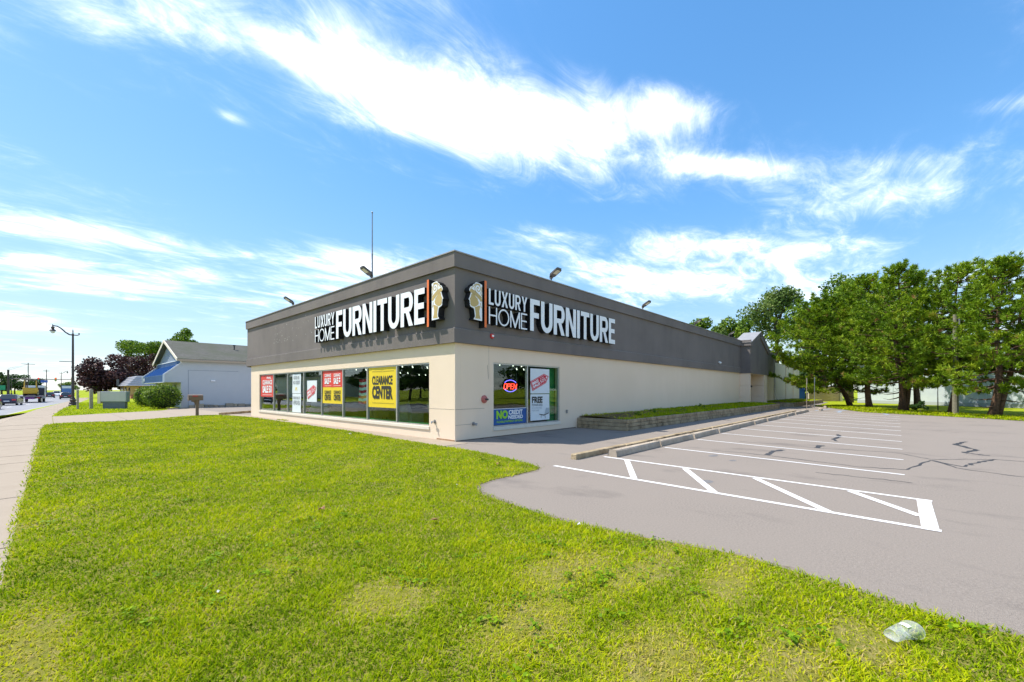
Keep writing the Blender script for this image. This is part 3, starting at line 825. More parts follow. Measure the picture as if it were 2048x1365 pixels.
# ------------------------------------------------------------------ channel letter signs
def arc(cx, cy, rx, ry, a0, a1, n=10):
    return [(cx + rx * math.cos(R(a0 + (a1 - a0) * i / n)), cy + ry * math.sin(R(a0 + (a1 - a0) * i / n))) for i in range(n + 1)]
def glyph(ch, w, h, t, u):
    """letter outline loops in a w x h box; t = stem width, u = bar height"""
    if ch == 'L': return [[(0, 0), (w, 0), (w, u), (t, u), (t, h), (0, h)]]
    if ch == 'I': return [[(0, 0), (t, 0), (t, h), (0, h)]]
    if ch == 'T': return [[(w / 2 - t / 2, 0), (w / 2 + t / 2, 0), (w / 2 + t / 2, h - u), (w, h - u), (w, h), (0, h), (0, h - u), (w / 2 - t / 2, h - u)]]
    if ch == 'F':
        m = h * .5
        return [[(0, 0), (t, 0), (t, m - u / 2), (w * .9, m - u / 2), (w * .9, m + u / 2), (t, m + u / 2), (t, h - u), (w, h - u), (w, h), (0, h)]]
    if ch == 'E':
        m = h * .51
        return [[(0, 0), (w, 0), (w, u), (t, u), (t, m - u / 2), (w * .93, m - u / 2), (w * .93, m + u / 2), (t, m + u / 2), (t, h - u), (w, h - u), (w, h), (0, h)]]
    if ch == 'H':
        m = h * .52
        return [[(0, 0), (t, 0), (t, m - u / 2), (w - t, m - u / 2), (w - t, 0), (w, 0), (w, h), (w - t, h), (w - t, m + u / 2), (t, m + u / 2), (t, h), (0, h)]]
    if ch == 'U':
        r = w / 2
        ry = min(r * 1.15, h * .4)
        return [[(0, h)] + arc(r, ry, r, ry, 180, 360, 14) + [(w, h), (w - t, h)] + arc(r, ry, r - t, ry - u, 360, 180, 14) + [(t, h)]]
    if ch == 'O':
        return [arc(w / 2, h / 2, w / 2, h / 2, 0, 360, 28)[:-1], arc(w / 2, h / 2, w / 2 - t, h / 2 - u, 360, 0, 28)[:-1]]
    if ch == 'R':
        bw = h * .46; cy = h - bw / 2 - .0
        rr = bw / 2
        xr = w - rr * .9
        outer = [(0, 0), (t, 0), (t, h * .40), (w * .42, h * .40), (w - t * 1.12, 0), (w, 0), (w * .68, h * .425)] + arc(xr - .02 * w, h - (h - h * .40) / 2, rr * .9 + .02 * w, (h - h * .40) / 2, -70, 90, 12) + [(0, h)]
        hole = [(t, h * .40 + u * .95), (t, h - u)] + arc(xr - .02 * w, h - (h - h * .40) / 2, max(rr * .9 + .02 * w - t, .01), (h - h * .40) / 2 - u * .97, 90, -90, 10)
        return [outer, hole]
    if ch == 'X':
        d = t * 1.15
        return [[(0, 0), (d, 0), (w / 2, h / 2 - d * .75), (w - d, 0), (w, 0), (w / 2 + d * .5, h / 2), (w, h), (w - d, h), (w / 2, h / 2 + d * .75), (d, h), (0, h), (w / 2 - d * .5, h / 2)]]
    if ch == 'Y':
        d = t * 1.15; m = h * .44
        return [[(w / 2 - t / 2, 0), (w / 2 + t / 2, 0), (w / 2 + t / 2, m), (w, h), (w - d, h), (w / 2, m + d * .9), (d, h), (0, h), (w / 2 - t / 2, m)]]
    if ch == 'N':
        d = t * 1.05
        return [[(0, 0), (t, 0), (t, h - d * 1.9), (w - d, 0), (w, 0), (w, h), (w - t, h), (w - t, d * 1.9), (d, h), (0, h)]]
    if ch == 'M':
        return [[(0, 0), (t, 0), (t, h - t * 3.2), (w / 2 - t * .45, 0), (w / 2 + t * .45, 0), (w - t, h - t * 3.2), (w - t, 0), (w, 0), (w, h), (w - t * 1.15, h), (w / 2, t * 2.2), (t * 1.15, h), (0, h)]]
def head_outline():
    return [(1, .965), (.85, .985), (.6, 1.0), (.5, .985), (.41, .935), (.33, .925), (.28, .87), (.17, .86), (.10, .82), (.05, .77), (.06, .735), (.12, .715), (.16, .70), (.13, .655), (.10, .61), (.05, .56), (0, .52), (.01, .505), (.075, .49), (.06, .465),
            (.085, .45), (.07, .425), (.10, .41), (.09, .37), (.13, .335), (.25, .315), (.37, .30), (.41, .25), (.43, .195), (.46, .12), (.45, .08), (.38, .035), (.37, .012), (1, 0)]
def sign(label, fn, mirror):
    """fn(a, b, n): a metres along the wall, b height, n off the wall; text runs with +a; mirror: emblem stands at the right end"""
    t = thing('letter_sign', label, 'sign', fn(0, 3.6, 0), 0, 'illuminated letter signs')
    o = Vector(t.location)
    def F(a, b, h):
        p = fn(a, b, h); return (p[0] - o.x, p[1] - o.y, p[2] - o.z)
    N0, N1 = .065, .30
    a_text = 0.0 if mirror else .96
    def word(s, a0, a1, b0, b1, widths, t_, u_, gap):
        tot = sum(widths); g = gap; k = ((a1 - a0) - g * (len(s) - 1)) / tot
        a = a0
        for ch, w in zip(s, widths):
            wk_ = w * k
            loops = [[(p[0] + a, p[1] + b0) for p in l] for l in glyph(ch, wk_ if ch != 'I' else t_, b1 - b0, t_, u_)]
            mb = MB().prism(loops, N0, N1, F, 0, 1)
            mb.build('letter', [signwhite, black_m], t)
            a += wk_ + g
    A0 = a_text
    word('LUXURY', A0, A0 + 1.92, 4.36, 4.88, [.72, .9, 1.0, .9, .92, 1.0], .078, .075, .05)
    word('HOME', A0, A0 + 1.91, 3.73, 4.295, [.92, 1.28, 1.2, .8], .055, .05, .05)
    word('FURNITURE', A0 + 2.08, A0 + 2.08 + 6.17, 3.73, 4.88, [.80, 1.02, 1.05, 1.05, .30, .95, 1.02, 1.05, .82], .205, .19, .075)
    # bar and emblem
    xb = A0 + 8.42 if mirror else .74
    MB().prism([(xb, 3.59), (xb + .095, 3.59), (xb + .095, 5.08), (xb, 5.08)], N0, N1 + .03, F, 0, 1).build('bar', [signorange, black_m], t)
    ho = head_outline(); W, H, B = .57, 1.19, 3.78
    X0 = (xb + .21) if mirror else .09
    def hx(x): return X0 + (W * (1 - x) if mirror else W * x)
    def hp(pts): return [(hx(x), B + H * y_) for x, y_ in pts]
    em = MB().prism(hp(ho), N0, N1, F, 0, 1).build('emblem', [signwhite, black_m], t)
    def gold(pts, nm='gold_inlay'):
        MB().prism(hp(pts), N1 + .0005, N1 + .006, F, 0, 0).build(nm, signgold, em)
    gold([(.20, .66), (.17, .60), (.13, .56), (.07, .525), (.12, .50), (.12, .46), (.13, .40), (.17, .365), (.30, .345), (.45, .345), (.60, .38), (.72, .43), (.74, .49), (.68, .52), (.66, .57), (.55, .60), (.46, .64), (.38, .68), (.28, .685)])
    gold([(.44, .33), (.60, .36), (.76, .40), (.86, .38), (.82, .33), (.78, .25), (.80, .15), (.88, .05), (.46, .045), (.52, .10), (.52, .18), (.48, .27)])
    def rib(pts, w):
        L = []; Rr = []
        for i, p in enumerate(pts):
            a = Vector(pts[max(i - 1, 0)]); b = Vector(pts[min(i + 1, len(pts) - 1)]); d = (b - a)
            d = Vector((d.x, d.y * 2)).normalized(); n = Vector((-d.y, d.x / 2))
            L.append((p[0] + n.x * w, p[1] + n.y * w)); Rr.append((p[0] - n.x * w, p[1] - n.y * w))
        return L + Rr[::-1]
    gold(rib([(.10, .755), (.30, .715), (.55, .67), (.80, .60), (.97, .53)], .075))
    gold(rib([(.14, .80), (.35, .765), (.60, .72), (.82, .66), (.97, .61)], .028))
    gold(rib([(.70 + r * math.cos(a), .84 + r * .5 * math.sin(a)) for a, r in [(k * .55, .02 + .0135 * k) for k in range(20)]], .022))
    gold(rib([(.20, .83), (.32, .86), (.40, .90), (.52, .95), (.70, .965), (.86, .95)], .02))
    gold(rib([(.97, .90), (.95, .80), (.90, .74), (.97, .66)], .02))
    gold(rib([(.86, .47), (.90, .40), (.95, .34)], .018))
    # mounting rail behind the letters
    for b in (4.12, 4.62):
        MB().prism([(A0 + 2.15, b), (A0 + 8.1, b), (A0 + 8.1, b + .10), (A0 + 2.15, b + .10)], .0605, .0645, F).build('mounting_rail', greyst, t)
    mbx = MB()
    for b in (4.05, 4.60):
        mbx.prism([(A0 + .05, b), (A0 + 1.9, b), (A0 + 1.9, b + .08), (A0 + .05, b + .08)], .0605, .0645, F)
    mbx.build('mounting_rail', greyst, t)
    return t
sign('white letter sign on the sunlit street front, gold head at its right end', lambda a, b, n: (-n, 9.40 - a, b), True)
sign('white letter sign on the shaded side wall, gold head at its left end', lambda a, b, n: (.20 + a, -n, b), False)

# ------------------------------------------------------------------ posters behind the glass
PM = dict(red=M('poster_red', (.72, .06, .035), (.66, .05, .03), 3, .6), yellow=M('poster_yellow', (.80, .58, .015), (.76, .55, .015), 3, .6), white=M('poster_white', (.74, .78, .80), (.70, .74, .76), 3, .6), black=M('print_black', (.03, .028, .022), None, rough=.6),
          blue=M('poster_blue', (.015, .085, .30), (.02, .10, .34), 2, .6), green=M('print_green', (.30, .62, .03), None, rough=.6), grey=M('print_grey', (.30, .32, .34), None, rough=.6), pale=M('print_pale', (.42, .47, .5), None, rough=.6), wht=M('print_white', (.82, .84, .85), None, rough=.6), tagred=M('tag_red', (.62, .008, .03), None, rough=.6))
def poster(name, label, fn, w, h, sheet, prints, cat='poster'):
    """fn(a, b, n) -> local point, n towards the glass; prints: (material, drawing function)"""
    org = fn(0, 0, 0)
    t = thing(name, label, cat, org, 0, 'sale posters in the shop windows')
    F = lambda a, b, n: tuple(p - q for p, q in zip(fn(a, b, n), org))
    jit = [(0, 0), (w, 0), (w, h), (0, h)]
    s = MB()
    n = 6; vs = []; fs = []
    for i in range(n + 1):
        for j in range(n + 1):
            vs.append(F(w * i / n, h * j / n, -.004 + .006 * math.sin(i * 1.9 + j * .8 + w * 7)))
    for i in range(n):
        for j in range(n):
            a = i * (n + 1) + j; fs.append((a, a + n + 1, a + n + 2, a + 1))
    s.add(vs, fs); o = len(s.v)
    s.add([(p[0], p[1], p[2]) for p in [F(0, 0, -.012), F(w, 0, -.012), F(w, h, -.012), F(0, h, -.012)]], [(0, 1, 2, 3)])
    sh = s.build('sheet', PM[sheet], t, smooth=True)
    for mt, dr_ in prints:
        mb = MB(); dr_(mb, F); mb.build('print', PM[mt], t)
    return t
def T(s, a0, a1, b0, b1, bold=.02, shear=0, rot=0, n=.006):
    return lambda mb, F: put_text(mb, s, a0, a1, b0, b1, n, F, 0, bold, shear, rot)
def PL(pts, n=.005):
    return lambda mb, F: mb.sheet(pts, n, F)
def both(*fs):
    def g_(mb, F):
        for f in fs: f(mb, F)
    return g_
def rotp(pts, c, r):
    return [(c[0] + (x - c[0]) * math.cos(r) - (y_ - c[1]) * math.sin(r), c[1] + (x - c[0]) * math.sin(r) + (y_ - c[1]) * math.cos(r)) for x, y_ in pts]
def front(y, z): return lambda a, b, n: (.052 - n, y - a, z + b)
def side(x, z): return lambda a, b, n: (x + a, .052 - n, z + b)
def frame_rule(w, h, m, t, gap):
    out = []
    for b in (m, h - m - t):
        out.append(PL([(m + gap, b), (w - m, b), (w - m, b + t), (m + gap, b + t)]))
    return both(*out)
# big yellow poster
poster('poster', 'large yellow CLEARANCE CENTER poster in the street window', front(5.30, .93), 1.98, 1.53, 'yellow',
       [('black', both(T('CLEARANCE', .28, 1.72, .86, 1.20, .035), T('CENTER', .28, 1.72, .32, .82, .05), frame_rule(1.98, 1.53, .16, .012, .12)))])
# double yellow + red
poster('poster', 'yellow half sheet with two small CLEARANCE CENTER prints under a red sheet', front(9.42, .99), 1.96, .72, 'yellow',
       [('black', both(*[both(T('CLEARANCE', x, x + .66, .42, .58, .03), T('CENTER', x, x + .66, .14, .40, .04)) for x in (.2, 1.12)]))])
poster('poster', 'red sheet with two SALE prints above the yellow half sheet', front(9.42, 1.712), 1.96, .74, 'red',
       [('wht', both(*[both(T('CLEARANCE', x, x + .64, .46, .60, .03), T('SALE', x, x + .44, .14, .42, .05), PL([(x, .06), (x + .66, .06), (x + .66, .072), (x, .072)]), PL([(x + .5, .34), (x + .62, .34), (x + .62, .42), (x + .5, .42)]), PL([(x + .5, .22), (x + .62, .22), (x + .62, .30), (x + .5, .30)])) for x in (.22, 1.12)]))])
# tag sign
def tag_art(w, h, s=1.0, r=.36):
    c = (w * .5, h * .5)
    L = w * .49; Hh = h * .20
    base = [(c[0] - L, c[1] - Hh), (c[0] + L * .55, c[1] - Hh), (c[0] + L * .98, c[1]), (c[0] + L * .55, c[1] + Hh), (c[0] - L, c[1] + Hh)]
    inner = [(c[0] + (x - c[0]) * .93, c[1] + (y_ - c[1]) * .86) for x, y_ in base]
    inner2 = [(c[0] + (x - c[0]) * .91, c[1] + (y_ - c[1]) * .81) for x, y_ in base]
    hole = arc(c[0] + L * .74, c[1], w * .035, w * .035, 0, 360, 12)[:-1]
    q = lambda p: rotp(p, c, r)
    def tx(s_, a0, a1, b0, b1, bold, n=.0085):
        m = rotp([((a0 + a1) / 2, (b0 + b1) / 2)], c, r)[0]
        return T(s_, m[0] - (a1 - a0) / 2, m[0] + (a1 - a0) / 2, m[1] - (b1 - b0) / 2, m[1] + (b1 - b0) / 2, bold, 0, r, n)
    return [('tagred', PL(q(base), .004)),
            ('wht', both(PL([*q(inner)], .0055))), ('tagred', PL(q(inner2), .007)),
            ('wht', both(PL(q(hole), .0085), tx('BIG', c[0] - L * .86, c[0] - L * .18, c[1] + Hh * .05, c[1] + Hh * .62, .05), tx('SALE', c[0] - L * .86, c[0] - L * .10, c[1] - Hh * .62, c[1] - Hh * .06, .05),
                         tx('50%', c[0] - L * .03, c[0] + L * .62, c[1] - Hh * .52, c[1] + Hh * .22, .0), tx('UP TO', c[0] + L * .02, c[0] + L * .42, c[1] + Hh * .34, c[1] + Hh * .58, .02)))]
poster('poster', 'white street window poster with a red 50% price tag', front(11.15, 1.02), 1.10, 1.02, 'white', tag_art(1.10, 1.02))
poster('poster', 'white GOOD OR NO CREDIT poster, upper of the two in the street window', front(12.98, 1.42), 1.08, .98, 'white',
       [('grey', both(T('GOOD OR', .16, .92, .70, .88, .03), T('NO CREDIT', .12, .96, .46, .64, .03))), ('yellow', PL([(.36, .14), (.46, .32), (.54, .32), (.66, .14), (.60, .14), (.50, .26), (.42, .14)]))])
poster('poster', 'white APPROVED poster, lower of the two in the street window', front(12.98, .46), 1.08, .94, 'white',
       [('grey', both(T('EVERYONE IS', .12, .96, .66, .80, .02), T('APPROVED', .12, .96, .38, .60, .02)))])
poster('poster', 'red CLEARANCE SALE poster at the far left of the street window', front(17.74, 1.20), 2.02, 1.24, 'red',
       [('wht', both(T('FINAL', 1.0, 1.7, 1.02, 1.14, .03), T('CLEARANCE', .3, 1.85, .70, .96, .03), T('SALE', .3, 1.2, .22, .64, .05), T('50', 1.3, 1.8, .22, .64, .03), PL([(.3, .10), (1.8, .10), (1.8, .12), (.3, .12)])))])
# side window
poster('poster', 'blue NO CREDIT NEEDED banner at the foot of the side window', side(SX0 + .05, SZ0 + .06), 1.71, .56, 'blue',
       [('green', both(T('NO', .14, .72, .20, .50, .06), T('FLEXIBLE PAYMENT OPTIONS', .16, 1.50, .07, .14, .02))), ('wht', both(T('CREDIT', .76, 1.50, .33, .50, .04), T('NEEDED', .74, 1.52, .18, .31, .04), PL([(0, .54), (1.71, .54), (1.71, .56), (0, .56)], .004)))])
poster('poster', 'white side window poster with a red 50% price tag', side(3.68, 1.46), 1.16, .94, 'white', tag_art(1.16, .94))
poster('poster', 'white FREE POWER BASE poster with a grey bed base', side(3.68, .44), 1.16, .99, 'white',
       [('black', both(T('FREE', .08, .72, .66, .90, .04), PL([(.52, .24), (.80, .20), (1.12, .27), (1.12, .24), (.80, .165), (.52, .21)], .006), PL([(.62, .20), (.64, .20), (.64, .08), (.62, .08)]), PL([(.86, .18), (.88, .18), (.90, .06), (.88, .06)]))),
        ('grey', both(T('POWER BASE', .08, .72, .54, .63, .02))), ('pale', both(T('WITH MATTRESS', .08, .68, .44, .50, .0), T('PURCHASE', .08, .50, .35, .41, .0), PL([(.84, .22), (.93, .46), (1.14, .46), (1.14, .27)], .0045)))])
# neon sign
ne = thing('neon_sign', 'lit red OPEN neon sign in a blue ring in the side window', 'neon sign', (2.66, .13, 1.72))
ne.scale = (.82, 1, .82)
nr = M('neon_red', (1.0, .05, .03), None, emit=1.5); nb = M('neon_blue', (.16, .12, 1.0), None, emit=1.2)
for a0, a1 in ((35, 145), (215, 325)):
    MB().tube([(.43 * math.cos(R(a)), 0, .02 + .25 * math.sin(R(a))) for a in np.linspace(a0, a1, 18)], .014, 6).build('ring_tube', nb, ne)
mb = MB()
def neon(pts): mb.tube([(p[0] + .18 * p[1] - .02, -.02, p[1]) for p in pts], .016, 6)
x = -.40; hh = .11
neon([(x + .02, -hh), (x + .14, -hh), (x + .16, -hh + .03), (x + .16, hh - .03), (x + .14, hh), (x + .02, hh), (x, hh - .03), (x, -hh + .03), (x + .02, -hh)])
x = -.19; neon([(x, -hh), (x, hh), (x + .12, hh), (x + .15, hh - .04), (x + .15, .02), (x + .12, 0), (x, 0)])
x = .02; neon([(x + .14, -hh), (x, -hh), (x, hh), (x + .14, hh)]); neon([(x, 0), (x + .12, 0)])
x = .22; neon([(x, -hh), (x, hh), (x + .16, -hh), (x + .16, hh)])
mb.build('letter_tubes', nr, ne)
for s in (-.4, .4):
    MB().tube([(s, .01, .1), (s, .01, .75)], .004, 5).build('hanger', steel, ne)
# showroom furniture behind the glass
def armchair(label, loc, rz, cloth):
    t = thing('armchair', label, 'armchair', loc, rz, 'showroom furniture behind the glass')
    MB().box(-.32, .32, -.36, .30, .22, .46).build('seat', cloth, t, bevel=.06, seg=3)
    MB().prism([(.18, .25), (.38, .25), (.56, 1.02), (.42, 1.06)], -.34, .34, lambda a, b, h: (h, a, b)).build('backrest', cloth, t, bevel=.05, seg=3)
    for s in (-1, 1):
        MB().box(s * .36 - .07, s * .36 + .07, -.36, .36, .2, .64).build('armrest', cloth, t, bevel=.05, seg=3)
        for yy in (-.3, .3):
            MB().tube([(s * .3, yy, 0), (s * .28, yy, .22)], [.018, .028], 6).build('leg', M('dark_wood', (.07, .04, .02), None, rough=.4), t)
tan = M('tan_cloth', (.42, .27, .13), (.36, .22, .1), 5, .8); greyc = M('grey_cloth', (.30, .30, .30), (.24, .24, .24), 6, .9)
armchair('tan upholstered armchair behind the rightmost street pane', (1.2, 2.0, .06), R(60), tan)
armchair('grey armchair behind the yellow poster', (1.5, 4.6, .06), R(100), greyc)
armchair('tan armchair deep in the showroom behind the striped flag', (2.4, 8.6, .06), R(80), tan)
sf = thing('sofa', 'dark sofa standing lengthwise behind the white posters', 'sofa', (1.6, 12.4, .06), R(90), 'showroom furniture behind the glass')
MB().box(-1.0, 1.0, -.42, .36, .15, .44).build('seat', greyc, sf, bevel=.06, seg=3)
MB().box(-1.0, 1.0, .24, .46, .3, .9).build('backrest', greyc, sf, bevel=.06, seg=3)
for s in (-1, 1):
    MB().box(s * 1.08 - .1, s * 1.08 + .1, -.42, .46, .12, .62).build('armrest', greyc, sf, bevel=.05, seg=3)
fl = thing('flag', 'red and white striped flag hanging inside the street window', 'flag', (.55, 6.45, 1.02), 0)
for i in range(9):
    n = 10; vs = []; fs = []
    for k in range(n + 1):
        for zz in (.115 * i, .115 * i + .112):
            vs.append((.05 * math.sin(k * .9 + zz * 2), .62 - 1.24 * k / n, zz - .03 * math.sin(k * .6)))
    for k in range(n): fs.append((2 * k, 2 * k + 2, 2 * k + 3, 2 * k + 1))
    MB().add(vs, fs).build('stripe', PM['tagred'] if i % 2 == 0 else PM['white'], fl, smooth=True)
MB().tube([(0, .66, 1.06), (0, -.66, 1.06)], .012, 6).build('rod', alum, fl)
# ------------------------------------------------------------------ foliage builders
def noise2(x, y, s=1.0):
    x = np.asarray(x) * s; y = np.asarray(y) * s
    return (np.sin(x * 1.7 + 1.3 * np.sin(y * 1.1 + .5)) + np.sin(y * 2.3 + 1.7 * np.sin(x * .9)) + .6 * np.sin(x * 4.1 - y * 3.3 + 1.0) + .5 * np.sin(x * 7.7 + y * 6.1)) / 3.1
def unit(a):
    return a / np.maximum(np.linalg.norm(a, axis=-1, keepdims=True), 1e-9)
def leaves(blobs, n, size, rg, inner=.45, up=.35):
    """n small kite-shaped leaves in the outer layers of the given ellipsoids -> V, F, rnd"""
    C = np.array([b[0] for b in blobs], float); Rr = np.array([b[1] for b in blobs], float)
    w = Rr.prod(1) ** .7; idx = rg.choice(len(blobs), n, p=w / w.sum())
    d = unit(rg.normal(size=(n, 3)))
    rad = inner + (1 - inner) * rg.random(n) ** .6 + rg.normal(size=n) * .06
    c = C[idx] + d * Rr[idx] * rad[:, None]
    nrm = unit(d * .7 + rg.normal(size=(n, 3)) * .8 + np.array([0, 0, up]))
    t = unit(np.cross(nrm, rg.normal(size=(n, 3)))); b = np.cross(nrm, t)
    L = size * rg.uniform(.6, 1.25, n)[:, None]; W = L * .38
    V = np.stack([c - t * L * .5, c + b * W - t * L * .05, c + t * L * .5, c - b * W - t * L * .05], 1).reshape(-1, 3)
    F = np.arange(n * 4).reshape(-1, 4)
    per = rg.random(len(blobs))[idx] * .45 + rg.random(n) * .55
    return V, F, np.repeat(per, 4)
bark_g = M('grey_bark', (.15, .12, .095), (.08, .065, .05), 9, .95, .9, 25, spec=.1)
bark_p = M('pine_bark', (.17, .10, .062), (.075, .05, .036), 8, .95, 1.0, 22, spec=.1)
leaf_g = leaf_mat('green_leaves', [(.0, (.035, .075, .008)), (.35, (.08, .16, .012)), (.7, (.15, .25, .018)), (1.0, (.26, .35, .03))])
leaf_l = leaf_mat('light_leaves', [(.0, (.05, .09, .02)), (.4, (.10, .17, .03)), (.75, (.16, .24, .05)), (1.0, (.24, .30, .07))])
leaf_d = leaf_mat('dark_leaves', [(.0, (.016, .04, .010)), (.5, (.035, .085, .016)), (1.0, (.07, .13, .02))])
leaf_r = leaf_mat('purple_leaves', [(.0, (.018, .010, .012)), (.4, (.050, .022, .024)), (.75, (.11, .045, .042)), (1.0, (.20, .10, .085))], .25)
leaf_b = leaf_mat('bush_leaves', [(.0, (.05, .10, .008)), (.5, (.13, .22, .015)), (1.0, (.26, .34, .03))], nscale=1.5)
leaf_y = leaf_mat('yellow_leaves', [(.0, (.35, .28, .02)), (1.0, (.60, .50, .05))])
needle = leaf_mat('pine_needles', [(.0, (.030, .058, .004)), (.28, (.085, .165, .006)), (.55, (.175, .285, .008)), (.80, (.29, .385, .012)), (.925, (.36, .40, .03)), (.94, (.34, .20, .07))], .18, nscale=.3, namp=.10, attr='rnd')

def leafy_tree(name, label, loc, h, r, z0, mat, n, size, seed, nb=16, group=None, flat=1.0, cat='tree', trunk_r=None, sparse=.45):
    rg = np.random.default_rng(seed); rd = random.Random(seed)
    t = thing(name, label, cat, loc, 0, group)
    zc = (h + z0) / 2; rz = (h - z0) / 2
    blobs = []
    for i in range(nb):
        d = unit(rg.normal(size=3)); q = rg.uniform(.35, .80)
        c = np.array([0, 0, zc]) + d * np.array([r, r, rz]) * q
        f = rg.uniform(.22, .40) * (1.15 - .35 * q)
        blobs.append((c, np.array([r, r, rz * .9]) * f * rg.uniform(.85, 1.2, 3)))
    V, F, a = leaves(blobs, n, size, rg, sparse)
    mesh_np('crown', V, F, mat, t, a)
    tr = trunk_r or h * .018 + .06
    mb = MB()
    top = zc + rz * .2
    bend = [(rd.uniform(-.1, .1) * r * .3 * k, rd.uniform(-.1, .1) * r * .3 * k, top * k) for k in (0, .35, .7, 1.0)]
    bend[0] = (0, 0, -.1)
    mb.tube(bend, [tr * 1.25, tr * .85, tr * .6, tr * .3], 9)
    for c, rr in blobs:
        k = rd.uniform(.3, .85); s = Vector(bend[1]).lerp(Vector(bend[3]), k); e = Vector(c)
        m_ = s.lerp(e, .5) + Vector((rd.uniform(-.2, .2), rd.uniform(-.2, .2), rd.uniform(-.1, .35))) * r * .3
        mb.tube([s, m_, e], [tr * .38, tr * .22, tr * .07], 6)
    mb.build('trunk', bark_g, t, smooth=True)
    return t

def pine_tree(label, loc, h, r, z0, lean, seed, twin=False, dens=1.0):
    rg = np.random.default_rng(seed); rd = random.Random(seed)
    t = thing('pine_tree', label, 'tree', loc, 0, 'pines along the back of the parking lot')
    lean = Vector((lean[0], lean[1], 0))
    def axis(z):
        k = z / h
        return Vector((lean.x * (min(k * 3, 1) * .6 + k * .4) + .12 * math.sin(z * .9 + seed), lean.y * (min(k * 3, 1) * .6 + k * .4) + .12 * math.cos(z * .8 + seed), z))
    mb = MB(); tr = .015 * h + .05
    zs = np.linspace(-.1, h * .96, 14)
    mb.tube([axis(max(z, 0)) + Vector((0, 0, min(z, 0))) for z in zs], [tr * (1.25 if i == 0 else 1) * (1 - .93 * i / 13) + .01 for i in range(14)], 10)
    if twin:
        mb.tube([axis(.3) + Vector((.25, -.2, -.35)), axis(1.2) + Vector((.3, -.3, 0)), axis(3) + Vector((.5, -.6, 0)), axis(h * .6) + Vector((.9, -1.0, 0)), axis(h * .85) + Vector((.8, -.9, 0))], [tr * .95, tr * .8, tr * .6, tr * .35, .03], 9)
    cs = []; ax = []; per = []
    z = z0 - .9
    while z < h - .15:
        k = max(0, (z - z0) / (h - z0))
        dead = z < z0
        nb = rd.randint(4, 6) if not dead else rd.randint(1, 2)
        a0 = rd.uniform(0, 6.28)
        prof = (1 - k ** 2.0) * (.72 + .28 * min(1, k * 3.0)) * .95 + .10
        for b in range(nb):
            a = a0 + 6.283 * b / nb + rd.uniform(-.45, .45)
            L = r * prof * rd.uniform(.62, 1.12) * (1 + .18 * math.sin(2 * a + seed))
            if dead: L *= .55
            rise = -.10 + .55 * k + rd.uniform(-.14, .14)
            s = axis(z); o = Vector((math.cos(a), math.sin(a), 0))
            pts = [s, s + o * L * .35 + Vector((0, 0, L * .30 * rise - .05 * L)), s + o * L * .70 + Vector((0, 0, L * .62 * rise - .05 * L)), s + o * L + Vector((0, 0, L * rise + .10 * L))]
            mb.tube(pts, [.045 * (1 - .6 * k) + .012, .032 * (1 - .5 * k) + .01, .02, .008], 5, caps=False)
            if dead: continue
            nt = int(dens * (6 + 9.5 * L))
            side = Vector((-o.y, o.x, 0)); tone = rd.random()
            for q in range(nt):
                f = 1 - (rd.random() ** 1.25) * .72
                seg = min(int(f * 3), 2); lf = f * 3 - seg
                p = pts[seg].lerp(pts[min(seg + 1, 3)], lf)
                w = (1.05 - f * .75) * L * .30
                sd = rd.uniform(-1, 1)
                p = p + side * sd * w + Vector((0, 0, rd.uniform(-.12, .24))) + o * rd.uniform(-.1, .12)
                cs.append(p); ax.append((o * .8 + side * sd * .7 + Vector((0, 0, .75 + rd.uniform(-.3, .3)))).normalized())
                v = .12 + .38 * tone + .34 * rd.random() + .12 * f
                if rd.random() < .012: v = 1.0
                elif v > .90: v = .90
                per.append(v)
        z += .40 * rd.uniform(.8, 1.2)
    for q in range(26):
        cs.append(axis(h * .97) + Vector((rd.uniform(-.35, .35), rd.uniform(-.35, .35), rd.uniform(-.6, .35)))); ax.append(Vector((rd.uniform(-.4, .4), rd.uniform(-.4, .4), 1)).normalized()); per.append(.5 + .3 * rd.random())
    mb.build('trunk', bark_p, t, smooth=True)
    C = np.array(cs); A = np.array(ax); n = len(C); K = 20
    C = np.repeat(C, K, 0); A = np.repeat(A, K, 0); pr = np.repeat(np.array(per), K)
    d = unit(A * .9 + rg.normal(size=(n * K, 3)) * .70)
    L = rg.uniform(.18, .33, n * K)[:, None]; sdv = unit(np.cross(d, rg.normal(size=(n * K, 3)))) * .030
    base = C - A * .06 + rg.normal(size=(n * K, 3)) * .035
    V = np.stack([base - sdv, base + sdv, base + d * L], 1).reshape(-1, 3)
    pv = np.clip(pr, 0, 1); pv = np.where(pv < .95, np.clip(pv + rg.normal(size=n * K) * .06, 0, .915), pv)
    mesh_np('crown', V, np.arange(n * K * 3).reshape(-1, 3), needle, t, np.repeat(pv, 3))
    return t
pine_tree('leaning pine nearest the store, trunk tilted to the left', (45.2, -6.5, 0), 10.6, 5.7, 1.6, (-2.2, 1.6), 3, dens=1.1)
pine_tree('straight single trunk pine between the leaning pine and the thick one', (42.1, -8.2, 0), 12.0, 4.4, 2.4, (-.2, .2), 5, dens=.9)
pine_tree('thick pine with two joined trunks in the middle of the row', (35.6, -10.3, 0), 11.0, 4.5, 2.0, (-.3, .3), 8, True, dens=.66)
pine_tree('pine behind the pale utility post, second from the right edge', (34.4, -13.0, 0), 10.4, 3.7, 3.0, (.2, -.2), 13, dens=.58)
pine_tree('pine closest to the camera at the right edge of the lot', (30.7, -14.3, 0), 9.7, 4.1, 1.5, (.3, -.5), 21, True, dens=.66)
pine_tree('pine partly cut by the right edge of the picture', (33.0, -18.0, 0), 9.6, 3.8, 2.0, (0, 0), 34, dens=.8)
